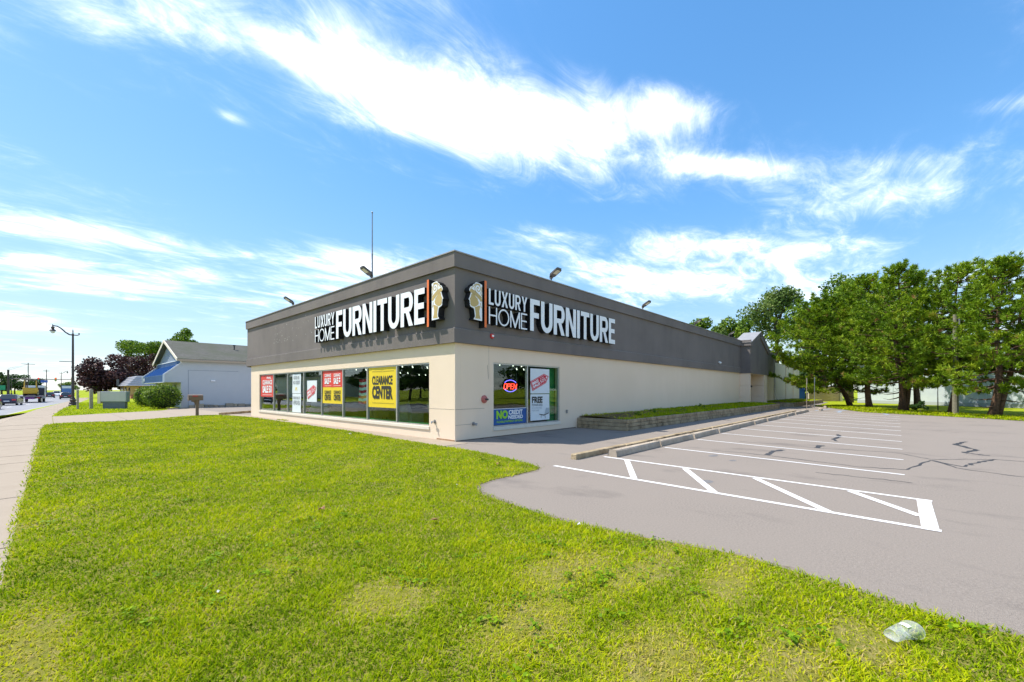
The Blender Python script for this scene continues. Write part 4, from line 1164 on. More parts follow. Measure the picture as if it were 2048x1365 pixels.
pine_tree('pine set back behind the thick double trunk', (47.5, -11.5, 0), 12.8, 4.2, 3.0, (0, 0), 55, dens=.5)

# broadleaf trees behind
G1 = 'broadleaf trees behind the store'
leafy_tree('broadleaf_tree', 'tall airy light green tree rising behind the gabled entrance', (78.7, 5.8, 0), 21.8, 6.0, 8.0, leaf_l, 8500, .40, 4, 22, G1, sparse=.35)
leafy_tree('broadleaf_tree', 'tall dense green tree between the airy tree and the pines', (74.0, -1.6, 0), 20.4, 6.6, 5.0, leaf_g, 11000, .46, 9, 20, G1)
leafy_tree('broadleaf_tree', 'rounded green tree filling the gap above the leaning pine', (60.0, -5.6, 0), 15.5, 5.4, 4.0, leaf_g, 9000, .42, 10, 18, G1)
leafy_tree('broadleaf_tree', 'feathery green treetop over the roof left of the gable', (69.2, 16.2, 0), 16.0, 4.6, 5.0, leaf_g, 6500, .42, 17, 14, G1)
leafy_tree('broadleaf_tree', 'green treetop over the roof just left of the gable', (69.8, 10.8, 0), 16.0, 4.6, 4.0, leaf_g, 7000, .42, 19, 14, G1)
leafy_tree('broadleaf_tree', 'small yellowish green treetop poking over the roof edge by the gable', (62.0, 9.6, 0), 12.0, 1.5, 4.0, leaf_l, 1500, .34, 23, 8, G1)
leafy_tree('broadleaf_tree', 'dark green low tree in the gap behind the blue bin', (74, 1.5, 0), 9.0, 4.5, 0.2, leaf_d, 5000, .45, 29, 14, G1)
leafy_tree('broadleaf_tree', 'small distant treetop just showing over the side parapet', (66, 30, 0), 13.0, 2.0, 6.0, leaf_d, 900, .4, 33, 7, G1)
leafy_tree('sapling', 'slim sapling with bright yellow leaves between the pine trunks', (38.6, -12.4, 0), 4.3, 1.5, 2.4, leaf_y, 500, .26, 37, 7, None, cat='sapling', trunk_r=.03)
leafy_tree('weed_shrub', 'low dark green weed shrub at the foot of the pines', (31.6, -11.2, 0), .95, .55, .05, leaf_d, 500, .14, 41, 7, None, cat='shrub', trunk_r=.02)

# ------------------------------------------------------------------ right background
blk = M('pale_block_wall', (.50, .55, .56), (.46, .51, .53), 2, .9, .2, 40, spec=.2)
def gable_box(name, label, p0, p1, depth, h, wallm, roofm, over=.3, cat='building'):
    a = Vector(p0); b = Vector(p1); d = b - a; L = d.length
    t = thing(name, label, cat, (a.x, a.y, 0), math.atan2(d.y, d.x))
    MB().box(0, L, 0, depth, -.2, h).build('wall', wallm, t)
    MB().box(-over, L + over, -over, depth + over, h, h + .25).build('roof', roofm, t)
    return t, L
pa, pb = Vector((59.2, -6.4)), Vector((48.6, -18.4)); pang = math.atan2(pb.y - pa.y, pb.x - pa.x); L = (pb - pa).length
pw = thing('pale_building', 'long pale blue grey block building behind the pine trunks', 'building', (pa.x, pa.y, 0), pang)
MB().prism([(0, 0), (L, 0), (L - 9.3, 10), (-9.3, 10)], -.2, 4.6).build('wall', blk, pw)
MB().prism([(-.3, -.3), (L + .2, -.3), (L - 9.3, 10.3), (-9.8, 10.3)], 4.6, 4.85).build('roof', coping_m, pw)
for i in range(5):
    MB().box(2.9 * i + 1.4, 2.9 * i + 1.5, -.04, -.002, 0, 4.58).build('pilaster', blk, pw)
MB().box(.02, L - .02, -.05, -.003, 0, .35).build('plinth', M('plinth_grey', (.36, .39, .40), None, rough=.9), pw)
brick_m = [M('brick_%d' % i, c, None, rough=.9, bump=.3, bscale=60) for i, c in enumerate(((.52, .38, .22), (.58, .44, .28), (.48, .36, .24)))]
bw = thing('brick_wall', 'low tan brick enclosure wall beyond the sign posts', 'wall', (63.4, -.9, 0), math.atan2(-3.2, 2.6))
MB().box(0, 4.1, .05, .30, 0, 1.98).build('core', M('mortar', (.40, .36, .30), None, rough=.95), bw)
brick_me = {}
for rI in range(9):
    for k in range(6):
        x0 = k * .72 - (.36 if rI % 2 else 0); a, b = max(x0, 0), min(x0 + .70, 4.1)
        if b - a < .1: continue
        key = (round(b - a, 2), (rI * 3 + k) % 3)
        if key not in brick_me:
            brick_me[key] = MB().box(0, b - a, 0, .05, 0, .20).mesh('brick', brick_m[key[1]])
        o = link('brick', brick_me[key], bw); o.location = (a, 0, rI * .22 + .01)
MB().box(-.05, 4.15, -.04, .34, 1.98, 2.06).build('cap', kerb_m, bw)
MB().box(4.15, 4.45, -.1, 1.8, 0, 2.0).build('end_return', cream2, bw)
bb = thing('blue_bin', 'bright blue refuse bin by the rear corner of the store', 'bin', (64.5, .6, 0), R(-45))
blue_p = M('blue_plastic', (.015, .10, .42), (.02, .13, .5), 6, .5)
MB().box(-.7, .7, -.55, .55, .12, 1.55).build('body', blue_p, bb, bevel=.04)
MB().prism([(-.6, 1.55), (.62, 1.55), (.5, 1.72), (-.6, 1.85)], -.75, .75, lambda a, b, h: (h, a, b)).build('lid', blue_p, bb, bevel=.02)
for sx in (-.5, .5):
    for sy in (-.4, .4): MB().tube([(sx - .03, sy, .07), (sx + .03, sy, .07)], .07, 10).build('caster', black_m, bb)
for lab, loc, h, sg in (('thin rusty sign post at the end of the wheel stops', (30.4, -4.95, 0), 2.5, 'white'), ('thin pale sign post with narrow blue sign edge behind the rusty one', (36.2, -4.75, 0), 2.7, 'blue')):
    t = thing('sign_post', lab, 'sign post', loc, R(7.5), 'thin sign posts at the end of the row')
    MB().box(-.03, .03, -.02, .02, 0, h).build('post', M('rusty_steel', (.28, .20, .13), (.35, .30, .24), 9, .8) if sg == 'white' else steel, t)
    MB().box(-.15, .15, -.032, -.021, h - .5, h - .05).build('sign_plate', blue_p if sg == 'blue' else M('sign_back', (.45, .46, .46), None, rough=.5), t)
up = thing('utility_post', 'weathered grey wooden utility post among the pines', 'post', (32.2, -12.9, 0))
MB().lathe([(.16, -.1), (.145, 3), (.12, 6.6)], n=10).build('pole', M('grey_pole', (.24, .22, .16), (.16, .15, .10), 7, .95, .6, 25), up)
MB().box(-.18, .18, -.2, -.13, 5.9, 6.4).build('meter_box', steel, up)
MB().tube([(0, 0, 6.2), (2.0, -3.5, 3.0), (3.8, -6.8, .1)], .012, 5).build('guy_wire', steel, up)
cn = thing('pipe_post', 'thin pale pipe standing in front of the pale building', 'post', (46.5, -10.6, 0))
MB().lathe([(.06, 0), (.06, 1.9)], n=8).build('pipe', M('pale_pipe', (.5, .42, .36), None, rough=.7), cn)
MB().lathe([(.08, 1.9), (.08, 1.96), (.02, 2.0)], n=8).build('cap', steel, cn)

# ------------------------------------------------------------------ vehicles
tyre_m = M('tyre', (.02, .02, .02), None, rough=.85); rim_m = M('rim', (.45, .45, .46), None, rough=.35, metal=.7)
car_glass = M('car_glass', (.02, .025, .03), None, rough=.08, spec=.8)
tail_m = M('tail_light', (.55, .015, .02), None, rough=.3); head_m = M('head_light', (.75, .76, .78), None, rough=.2)
plate_m = M('plate', (.7, .72, .75), None, rough=.5)
def wheel(t, x, y, r, w):
    wh = MB().tube([(x, y - w / 2, r), (x, y - w / 2 + .02, r), (x, y + w / 2 - .02, r), (x, y + w / 2, r)], [r * .9, r, r, r * .9], 18).build('wheel', tyre_m, t)
    s = 1 if y > 0 else -1
    MB().tube([(x, y + s * (w / 2 + .003), r), (x, y + s * (w / 2 + .012), r)], [r * .62, r * .55], 14).build('rim', rim_m, wh)
def car(label, loc, rz, paint, suv=False, L=4.6, W=1.82, group='cars on the road'):
    t = thing('car', label, 'car', loc, rz, group)
    H = 1.72 if suv else 1.46
    belt = .98 if suv else .90
    h = L / 2
    low = [(-h, .32), (-h + .08, .22), (h - .10, .22), (h, .36), (h - .02, .62), (h - .55, .80 if not suv else .95), (h - 1.25, belt), (-h + .75, belt + .04), (-h + .10, belt + .02), (-h - .02, .70)]
    MB().prism(low, -W / 2, W / 2, lambda a, b, q: (a, q, b)).build('body', paint, t, bevel=.07, seg=3)
    x0, x1 = (-h + .12, h - 1.35) if suv else (-h + .55, h - 1.35)
    xt0, xt1 = (-h + .35, h - 2.05) if suv else (-h + 1.25, h - 2.1)
    b = belt - .02; wi = W / 2 - .06; wt_ = W / 2 - .24
    vs = [(x0, -wi, b), (x1, -wi, b), (x1, wi, b), (x0, wi, b), (xt0, -wt_, H), (xt1, -wt_, H), (xt1, wt_, H), (xt0, wt_, H)]
    cb = MB().add(vs, [(0, 3, 2, 1), (4, 5, 6, 7), (0, 1, 5, 4), (1, 2, 6, 5), (2, 3, 7, 6), (3, 0, 4, 7)]).build('cabin', paint, t, bevel=.06, seg=3)
    def quad(i, ks, nm):
        p = [Vector(vs[k]) for k in ks]; c = sum(p, Vector()) / 4
        n = (p[1] - p[0]).cross(p[2] - p[0]).normalized()
        q = [c + (v - c) * .86 + n * .012 for v in p]; r_ = [v - n * .05 for v in q]
        MB().add([*q, *r_], [(0, 1, 2, 3), (0, 4, 5, 1), (1, 5, 6, 2), (2, 6, 7, 3), (3, 7, 4, 0)]).build(nm, car_glass, cb)
    quad(0, (3, 0, 4, 7), 'rear_window'); quad(0, (1, 2, 6, 5), 'windscreen'); quad(0, (0, 1, 5, 4), 'side_window'); quad(0, (2, 3, 7, 6), 'side_window')
    for s in (-1, 1):
        MB().box(-h - .035, -h + .12, s * (W / 2 - .26) - .2, s * (W / 2 - .26) + .2, .66, .84).build('tail_light', tail_m, t, bevel=.02)
        MB().box(h - .16, h + .01, s * (W / 2 - .3) - .2, s * (W / 2 - .3) + .2, .58, .72).build('headlight', head_m, t, bevel=.02)
        for x in (-h + .85, h - .9): wheel(t, x, s * (W / 2 - .10), .33 if not suv else .37, .22)
        MB().box(x1 - .45, x1 - .3, s * (W / 2 + .02) - .08, s * (W / 2 + .02) + .08, belt + .0, belt + .12).build('mirror', paint, t, bevel=.02)
    MB().box(-h - .05, -h + .02, -.26, .26, .52, .64).build('number_plate', plate_m, t)
    MB().box(-h - .045, -h + .05, -W / 2 + .1, W / 2 - .1, .25, .40).build('bumper', black_m, t, bevel=.02)
    return t
def paint(nm, c, r=.25): return M(nm, c, None, rough=r, spec=.6)
def rdir(y): return math.atan2(1.0, (curb(y + 2) - curb(y - 2)) / 4)
car('dark navy sedan driving away behind the flatbed truck', (-11.9, 79.9, ZR), rdir(80), paint('navy_paint', (.018, .022, .06)))
car('black sedan clipped by the left edge of the picture', (-12.95, 60.5, ZR), rdir(60), paint('black_paint', (.015, .015, .017)))
car('dark sedan on the road beyond the truck', (-8.1, 152, ZR), rdir(150), paint('char_paint', (.03, .03, .035)))
car('white wagon approaching far down the road', (-6.5, 186, ZR), rdir(186) + math.pi, paint('white_car', (.75, .75, .76)), True)
car('dark sedan half hidden behind the street lamp', (-5.75, 128, ZR), rdir(128), paint('char_paint', (.03, .03, .035)))
car('small grey sedan in front of the box truck', (-5.0, 168, ZR), rdir(168), paint('grey_car', (.16, .17, .18)))
car('dark red car parked across the road under the green sign', (-20.5, 150, -.44), rdir(150) + R(70), paint('maroon_paint', (.10, .012, .015)), False, group='parked cars')
car('red car parked at the far right behind the pines', (83.0, -22.2, 0), R(-62), paint('red_paint', (.42, .012, .02)), False, group='parked cars')
car('red hatchback parked behind the first red car at the right edge', (92.0, -25.2, 0), R(-58), paint('red_paint', (.42, .012, .02)), True, 4.3, group='parked cars')
# flatbed with a yellow loader on it
def ftruck(loc, rz):
    t = thing('flatbed_truck', 'white cab flatbed truck carrying a yellow forklift', 'truck', loc, rz)
    wp = paint('cab_white', (.72, .73, .75)); dk = M('truck_chassis', (.035, .035, .045), None, rough=.7)
    MB().box(-5.2, 1.9, -1.2, 1.2, .92, 1.10).build('deck', M('deck_steel', (.10, .09, .13), (.16, .12, .14), 3, .6), t, bevel=.02)
    MB().box(-5.0, 4.0, -.45, .45, .62, .90).build('chassis', dk, t)
    cb = MB().prism([(2.2, .7), (4.5, .7), (4.55, 1.45), (4.1, 1.6), (3.75, 2.75), (2.2, 2.8)], -1.15, 1.15, lambda a, b, q: (a, q, b)).build('cab', wp, t, bevel=.08, seg=3)
    MB().box(2.185, 2.198, -.8, .8, 1.75, 2.45).build('rear_window', car_glass, cb)
    for s in (-1, 1): MB().box(2.6, 3.6, s * 1.155 - .005, s * 1.155 + .005, 1.75, 2.45).build('side_window', car_glass, cb)
    MB().prism([(4.14, 1.66), (4.17, 1.67), (3.87, 2.6), (3.84, 2.6)], -1.0, 1.0, lambda a, b, q: (a, q, b)).build('windscreen', car_glass, cb)
    for s in (-1, 1):
        for x in (-4.2, -3.1, 3.6): wheel(t, x, s * 1.0, .46, .32)
        MB().box(-5.24, -5.19, s * .95 - .15, s * .95 + .15, .72, .86).build('tail_light', tail_m, t)
    MB().box(1.95, 2.08, -1.15, 1.15, 1.1, 2.4).build('headboard', dk, t)
    MB().box(-5.23, -5.19, -.5, .5, .60, .88).build('tail_panel', paint('purple_trim', (.16, .02, .20)), t)
    return t
tz = rdir(96)
ftruck((-10.1, 97.5, ZR), tz)
fk = thing('forklift', 'yellow forklift with overhead guard riding on the flatbed', 'forklift', (-10.28, 95.2, ZR + 1.10), tz)
yl = paint('loader_yellow', (.62, .36, .015), .4)
MB().prism([(-1.5, .35), (.9, .35), (.9, .95), (-.2, .95), (-.5, 1.30), (-1.4, 1.30), (-1.55, .9)], -.75, .75, lambda a, b, q: (a, q, b)).build('body', yl, fk, bevel=.06, seg=2)
for x in (-1.2, .75):
    for s in (-.66, .66): MB().tube([(x, s, .9), (x * .85, s * .95, 2.55)], .06, 6).build('guard_post', M('dark_guard', (.05, .045, .04), None, rough=.5) if x > 0 else yl, fk)
MB().box(-1.2, .85, -.75, .75, 2.55, 2.66).build('guard_roof', M('dark_guard', (.05, .045, .04), None, rough=.5), fk, bevel=.03)
for s in (-.5, .5): MB().box(.98, 1.12, s - .07, s + .07, .15, 2.3).build('mast', M('dark_guard', (.05, .045, .04), None, rough=.5), fk)
for x in (-1.0, .55):
    for s in (-1, 1): wheel(fk, x, s * .66, .36, .26)
MB().box(-.55, -.05, -.3, .3, .95, 1.15).build('seat', black_m, fk, bevel=.04)
bt = thing('box_truck', 'blue and white box truck far down the road', 'truck', (-3.95, 206, ZR), rdir(206))
MB().box(-3.4, 1.6, -1.2, 1.2, .9, 3.5).build('cargo_box', paint('truck_blue', (.06, .16, .42)), bt, bevel=.03)
MB().box(-3.43, -3.405, -1.1, 1.1, 2.6, 3.4).build('rear_panel', plate_m, bt)
MB().prism([(1.7, .6), (3.6, .6), (3.6, 1.5), (3.2, 2.4), (1.7, 2.5)], -1.1, 1.1, lambda a, b, q: (a, q, b)).build('cab', paint('cab_white', (.72, .73, .75)), bt, bevel=.06)
MB().box(-3.4, 3.0, -.4, .4, .5, .9).build('chassis', black_m, bt)
for s in (-1, 1):
    for x in (-2.4, 2.7): wheel(bt, x, s * .95, .45, .3)

# ------------------------------------------------------------------ street furniture on the left
iron = M('lamp_iron', (.055, .040, .045), (.075, .055, .055), 4, .5, metal=.3)
def street_lamp(label, loc, rz, banner=True):
    t = thing('street_lamp', label, 'street lamp', loc, rz, 'black iron street lamps')
    MB().lathe([(.34, 0), (.34, .12), (.28, .16), (.27, .34), (.20, .40), (.24, .52), (.24, .62), (.16, .70), (.17, .78), (.12, .86)], n=12).build('base', iron, t)
    MB().lathe([(.115, .86), (.10, 3), (.075, 7.3), (.03, 7.32), (.05, 7.5), (.0, 7.85)], n=12).build('pole', iron, t)
    pts = [(.42, 0, 7.22), (.52, 0, 7.30), (.46, 0, 7.38), (.40, 0, 7.32)]
    MB().tube([(.0, 0, 7.15), (.28, 0, 7.14), (.42, 0, 7.20), (.46, 0, 7.32), (.38, 0, 7.38)], .05, 7).build('scroll', iron, t)
    MB().tube([(0, 0, 7.15), (-.24, 0, 7.16), (-.52, 0, 7.38), (-.80, 0, 7.72), (-1.08, 0, 7.92), (-1.34, 0, 7.95)], [.07, .065, .06, .06, .055, .055], 8).build('arm', iron, t)
    h = MB().lathe([(.02, 8.1), (.05, 7.95), (.05, 7.86), (.15, 7.82), (.12, 7.72), (.10, 7.62), (.22, 7.50), (.26, 7.42)], c=(-1.38, 0), n=14).build('lamp_head', iron, t)
    MB().lathe([(.17, 7.42), (.17, 7.32), (.10, 7.22), (.02, 7.18)], c=(-1.38, 0), n=12).build('globe', M('lamp_glass', (.65, .66, .68), None, rough=.15), h)
    if banner:
        MB().tube([(0, 0, 4.45), (-.95, 0, 4.45)], .035, 6).build('banner_arm', iron, t)
        MB().box(-.12, -.0, -.05, .05, 3.85, 3.95).build('bracket', iron, t)
    return t
street_lamp('tall dark iron street lamp with curved arm beside the driveway', (-6.72, 51.5, -.02), R(-2))
street_lamp('distant dark street lamp beyond the traffic signal', (-5.5, 190, -.3), R(178), False)
street_lamp('small far off street lamp left of the distant one', (-17.6, 235, -.4), R(185), False)
sg = thing('traffic_signal', 'black traffic signal mast spanning the road far left', 'traffic signal', (-16.6, 191.5, -.44))
MB().lathe([(.42, 0), (.42, .5), (.32, .8), (.26, 3), (.24, 8.2)], n=12).build('pole', iron, sg)
MB().tube([(0, 0, 5.45), (13.6, -14.5, 5.15)], [.17, .09], 8).build('mast_arm', iron, sg)
for k, nm in ((.46, 'signal'), (.72, 'signal'), (.97, 'signal')):
    x, y = 13.6 * k, -14.5 * k
    hd = MB().box(x - .22, x + .22, y - .42, y - .12, 4.55, 5.75).build('signal_head', M('signal_yellow', (.45, .28, .03), None, rough=.5) if k != .46 else iron, sg, bevel=.03)
    for zz, cc in ((5.5, (.7, .03, .02)), (5.15, (.5, .3, .02)), (4.8, (.03, .5, .25))):
        MB().tube([(x, y - .425, zz), (x, y - .45, zz)], .13, 10).build('lens', M('lens_%.2f' % zz, cc, None, rough=.3, emit=.8 if zz > 5.4 else 0), hd)
MB().box(13.6 * .49, 13.6 * .49 + 1.5, -14.5 * .49 - .5, -14.5 * .49 - .45, 4.25, 5.0).build('street_sign', paint('sign_blue', (.03, .10, .45), .5), sg)
def wood_pole(label, loc, h, arm=1.2):
    t = thing('utility_pole', label, 'utility pole', loc, R(20), 'distant utility poles')
    MB().lathe([(.16, 0), (.12, h)], n=8).build('pole', M('dark_pole', (.06, .055, .05), None, rough=.9), t)
    MB().box(-arm, arm, -.06, .06, h - .6, h - .45).build('crossarm', M('dark_pole', (.06, .055, .05), None, rough=.9), t)
    return t
wood_pole('distant utility pole behind the signal mast arm, the left one', (-13.4, 232, -.44), 12.2, 1.8)
wood_pole('distant utility pole behind the signal mast arm, the right one', (-8.8, 245, -.44), 10.2, .9)
wr = thing('overhead_wires', 'pair of thin overhead wires running from the signal pole', 'wires', (-16.6, 191.5, 7.6))
for k in (0, .5):
    MB().tube([(0, 0, k), (1.5, 18, k * .8 - .1 + 1.7), (3.2, 40, 3.5 + k * .3)], .035, 4).build('wire', black_m, wr)
gs = thing('green_sign', 'green highway sign on two posts across the road', 'road sign', (-17.9, 165, -.44), R(8))
MB().box(-1.9, 1.9, -.05, .0, 2.0, 3.2).build('panel', paint('sign_green', (.01, .30, .13), .5), gs, bevel=.02)
for s in (-1.1, 1.1): MB().tube([(s, .06, 0), (s, .06, 3.1)], .06, 6).build('post', steel, gs)
rs = thing('red_sign', 'small red board far down the road beside the white wagon', 'road sign', (-2.8, 232, -.3), R(5))
MB().box(-1.3, 1.3, -.05, .05, 2.2, 3.4).build('panel', paint('sign_red', (.6, .03, .03), .5), rs)
for s in (-.8, .8): MB().tube([(s, .08, 0), (s, .08, 3.3)], .06, 6).build('post', steel, rs)
ws = thing('white_sign', 'white regulatory sign on a post at the left edge', 'road sign', (-15.4, 118, -.44), R(5))
MB().box(-.45, .45, -.02, .02, 1.0, 2.15).build('panel', paint('white_plate', (.7, .7, .7), .5), ws)
MB().tube([(0, .05, 0), (0, .05, 2.1)], .03, 6).build('post', steel, ws)
# blank sign cabinet, posts, mailbox
cab = thing('blank_sign', 'low blank pale grey sign cabinet on a dark grey base on the far lawn', 'sign', (-4.6, 38.7, 0), R(-42))
MB().box(-1.02, 1.02, -.18, .18, .58, 1.46).build('cabinet', M('cab_grey', (.20, .24, .27), None, rough=.6), cab, bevel=.02)
MB().box(-.96, .96, -.20, -.181, .63, 1.41).build('panel', M('panel_pale', (.50, .475, .46), (.53, .505, .49), 3, .7, spec=.1), cab)
MB().box(-.86, .86, -.14, .14, 0, .58).build('base', M('base_grey', (.12, .14, .16), (.15, .17, .19), 4, .9, .4, 40), cab)
MB().box(-1.26, -1.03, -.16, .18, .45, 1.46).build('end_post', cream, cab)
pwood = M('pale_post', (.36, .32, .26), (.26, .23, .18), 8, .95, .6, 30)
for lab, loc, h, r in (('thick pale wooden post left of the blank sign', (-6.0, 39.5, 0), 1.62, .10), ('thinner pale wooden post beside the street lamp', (-6.78, 39.6, 0), 1.60, .065)):
    t = thing('wood_post', lab, 'post', loc, R(12), 'wooden posts on the far lawn')
    MB().box(-r, r, -r, r, -.05, h).build('post', pwood, t, bevel=.015)
    MB().prism([(-r, h), (r, h), (0, h + .06)], -r, r, lambda a, b, q: (a, q, b)).build('top', pwood, t)
brown = M('mailbox_brown', (.15, .105, .075), (.18, .13, .095), 6, .6)
mbx = thing('mailbox', 'brown plastic mailbox with red flag on a square post', 'mailbox', (-2.25, 21.75, 0), R(-2))
MB().box(-.075, .075, -.075, .075, -.05, .95).build('post', brown, mbx, bevel=.012)
MB().prism([(-.10, .70), (.10, .70), (.10, .95), (-.28, .95), (-.28, .88), (-.16, .85)], -.055, .055, lambda a, b, q: (a, q, b)).build('bracket', brown, mbx, bevel=.01)
pr_ = [(-.16, .95), (.16, .95), (.16, 1.18)] + arc(0, 1.18, .16, .13, 0, 180, 10) + [(-.16, 1.18)]
MB().prism(pr_, -.42, .28, lambda a, b, q: (q, a, b)).build('box', brown, mbx, bevel=.01)
MB().prism([(-.165, .94), (.165, .94), (.165, 1.18)] + arc(0, 1.18, .165, .135, 0, 180, 10), -.45, -.422, lambda a, b, q: (q, a, b)).build('door', brown, mbx, bevel=.008)
MB().box(-.25, .02, -.185, -.166, 1.19, 1.24).build('flag', M('flag_red', (.55, .03, .03), None, rough=.5), mbx)
ed2 = thing('timber_edging', 'short dark timber kerb in the yard left of the store', 'edging', (-1.1, 21.6, 0), math.atan2(1.8, 2.3))
for a, b in ((0, 1.5), (1.52, 2.95)): MB().box(a, b, -.09, .09, 0, .15).build('timber', timber_m, ed2, bevel=.012)
# clipped bushes
def bush(label, loc, r, h, seed, n):
    rg = np.random.default_rng(seed)
    t = thing('round_bush', label, 'bush', loc, 0, 'clipped bushes by the grey building')
    bl = [((0, 0, h * .5), (r, r, h * .52))] + [((r * .55 * math.cos(a), r * .55 * math.sin(a), h * rg.uniform(.35, .65)), (r * .55, r * .55, h * .36)) for a in np.linspace(0, 6.28, 8)[:-1]]
    V, F, a = leaves(bl, n, .13, rg, .80, .2); mesh_np('foliage', V, F, leaf_b, t, a)
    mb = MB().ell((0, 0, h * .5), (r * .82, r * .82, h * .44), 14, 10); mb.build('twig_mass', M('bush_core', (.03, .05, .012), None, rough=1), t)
    mb = MB()
    for k in range(5): mb.tube([(0, 0, -.05), (r * .3 * math.cos(k * 1.25), r * .3 * math.sin(k * 1.25), h * .4)], [.03, .015], 5)
    mb.build('stem', bark_g, t)
bush('big round clipped green bush in front of the grey building corner', (-1.95, 35.6, 0), 1.25, 2.0, 61, 5200)
bush('smaller loose green bush behind the big round one', (-2.1, 42.2, 0), .95, 1.95, 62, 3600)
# maples and conifers on the left
G2 = 'trees left of the grey building'
leafy_tree('purple_maple', 'large dark purple maple nearest the street lamp', (-.6, 108, 0), 9.2, 5.4, .3, leaf_r, 9500, .46, 71, 22, G2)
leafy_tree('purple_maple', 'dark purple maple behind the tan mansard building', (6.4, 128.5, 0), 11.6, 6.8, .8, leaf_r, 9000, .46, 73, 20, G2)
leafy_tree('broadleaf_tree', 'green tree rising above the purple maples', (13.2, 172, 0), 20.5, 7.5, 7.5, leaf_g, 6500, .55, 75, 16, G2)
leafy_tree('broadleaf_tree', 'green treetop showing above the ridge of the grey building', (15.6, 126, 0), 18.2, 4.2, 9.0, leaf_g, 4200, .5, 77, 12, G2)
G3 = 'trees across the road'
for i, (x, y, h, r, lab) in enumerate(((-27, 205, 11.5, 5.5, 'dark green tree at the left edge behind the signal pole'), (-24, 232, 9.0, 5, 'dark green tree right of the signal pole'), (-21, 258, 10.5, 5.5, 'dark green tree behind the green highway sign'),
                                       (-19, 300, 10.5, 6, 'rounded green tree beyond the yellow forklift'), (-14, 380, 9.5, 6, 'small far green tree behind the dark sedan'), (2, 420, 8, 7, 'small far green tree at the end of the road'), (10, 330, 8, 6, 'pale far tree behind the box truck'), (-33, 180, 10, 5, 'dark tree cut by the left edge of the picture'))):
    leafy_tree('roadside_tree', lab, (x, y, -.44), h, r, .6, leaf_d if i not in (5, 6) else leaf_g, 3200, .6, 80 + i, 14, G3)
# hood-fronted grey building
gb = thing('grey_building', 'pale blue grey gabled building with bright blue hood roof', 'building', (-.45, 37.0, 0))
gw = M('grey_siding', (.50, .525, .545), (.52, .545, .565), 2, .8, .15, 40); gtrim = M('white_trim', (.62, .66, .70), None, rough=.6)
shing = M('grey_shingle', (.10, .095, .085), (.135, .13, .118), 3, .95, .5, 25, c3=(.095, .10, .075), scale3=.5, spec=.1)
bluer = M('blue_roof', (.001, .030, .125), (.002, .038, .15), 3, .9, spec=.05); bluew = M('blue_boards', (.065, .14, .29), (.08, .165, .33), 4, .8)
gabw = M('gable_boards', (.25, .30, .38), (.28, .33, .41), 4, .8)
prof_s = [(0, -.1), (0, 2.27), (-1.15, 2.27), (-1.15, 2.92), (.03, 3.95), (.03, 4.28), (19, 4.28), (19, -.1)]
MB().prism(prof_s, 0, .2, lambda a, b, q: (a, q, b)).build('side_wall', gw, gb)
MB().prism(prof_s, 12.0, 12.2, lambda a, b, q: (a, q, b)).build('far_wall', gw, gb)
MB().box(.35, .5, .2, 12.0, -.1, 4.2).build('front_wall', gw, gb)
MB().prism([(-1.1, 2.94), (-.0, 3.90), (0, 3.80), (-1.1, 2.84)], .201, 11.999, lambda a, b, q: (a, q, b)).build('hood_roof', bluer, gb)
MB().box(-1.13, -1.05, .201, 11.999, 2.29, 2.93).build('hood_face', bluew, gb)
MB().box(-.02, .34, .201, 11.999, 3.86, 4.22).build('upper_band', bluew, gb)
for k in range(30):
    y = .4 + k * .393
    MB().box(-1.155, -1.131, y - .03, y + .03, 2.31, 2.91).build('batten', bluew, gb)
    MB().box(-.045, -.021, y - .03, y + .03, 3.9, 4.20).build('batten', bluew, gb)
for a, b in (((-1.19, 2.24), (-1.19, 2.95)), ((-1.19, 2.95), (.0, 4.0)), ((.0, 4.0), (.0, 4.3))):
    for q in (-.03, 12.03):
        MB().prism([(a[0] - .06, a[1]), (a[0] + .06, a[1]), (b[0] + .06, b[1]), (b[0] - .06, b[1])], q, q + .14, lambda u, v, w: (u, w, v)).build('trim', gtrim, gb)
MB().box(-.05, .34, .35, 11.85, 4.222, 4.29).build('trim', gtrim, gb)
MB().box(-1.15, .0, .201, 11.999, 2.24, 2.285).build('hood_soffit', gw, gb)
MB().prism([(.35, 4.29), (11.85, 4.29), (6.1, 6.25)], .1, .25, lambda a, b, q: (q, a, b)).build('gable_wall', gabw, gb)
for k in range(28):
    y = .6 + k * .4; top = 4.29 + (6.25 - 4.29) * (1 - abs(y - 6.1) / 5.75) - .06
    if top > 4.40: MB().box(.085, .098, y - .02, y + .02, 4.30, top).build('board_batten', gabw, gb)
for s, (ya, yb) in ((0, (-.25, 6.1)), (1, (12.45, 6.1))):
    za, zb = 4.36, 6.46
    d = Vector((yb - ya, zb - za)).normalized(); n = Vector((-d.y, d.x)) * (1 if s == 0 else -1)
    MB().prism([(ya, za), (yb, zb), (yb, zb - .16), (ya, za - .16)], -.30, 19.2, lambda a, b, q: (q, a, b)).build('roof', shing, gb)
    MB().prism([(ya, za + .03), (yb, zb + .03), (yb, zb - .22), (ya, za - .22)], -.36, -.301, lambda a, b, q: (q, a, b)).build('rake_board', cream_w, gb)
MB().box(-.3, 19.2, -.34, -.26, 4.14, 4.32).build('eave_board', M('eave_tan', (.45, .36, .27), None, rough=.8), gb)
MB().tube([(5.1, 4.0, 5.4), (5.1, 4.0, 6.15)], .06, 8).build('vent_pipe', M('vent_iron', (.04, .04, .045), None, rough=.7), gb)
MB().tube([(5.1, 4.0, 6.15), (5.1, 4.0, 6.25)], .13, 8).build('vent_cap', M('vent_iron', (.04, .04, .045), None, rough=.7), gb)
MB().box(2.2, 2.52, -.12, -.001, 2.38, 2.50).build('wall_light', signwhite, gb)
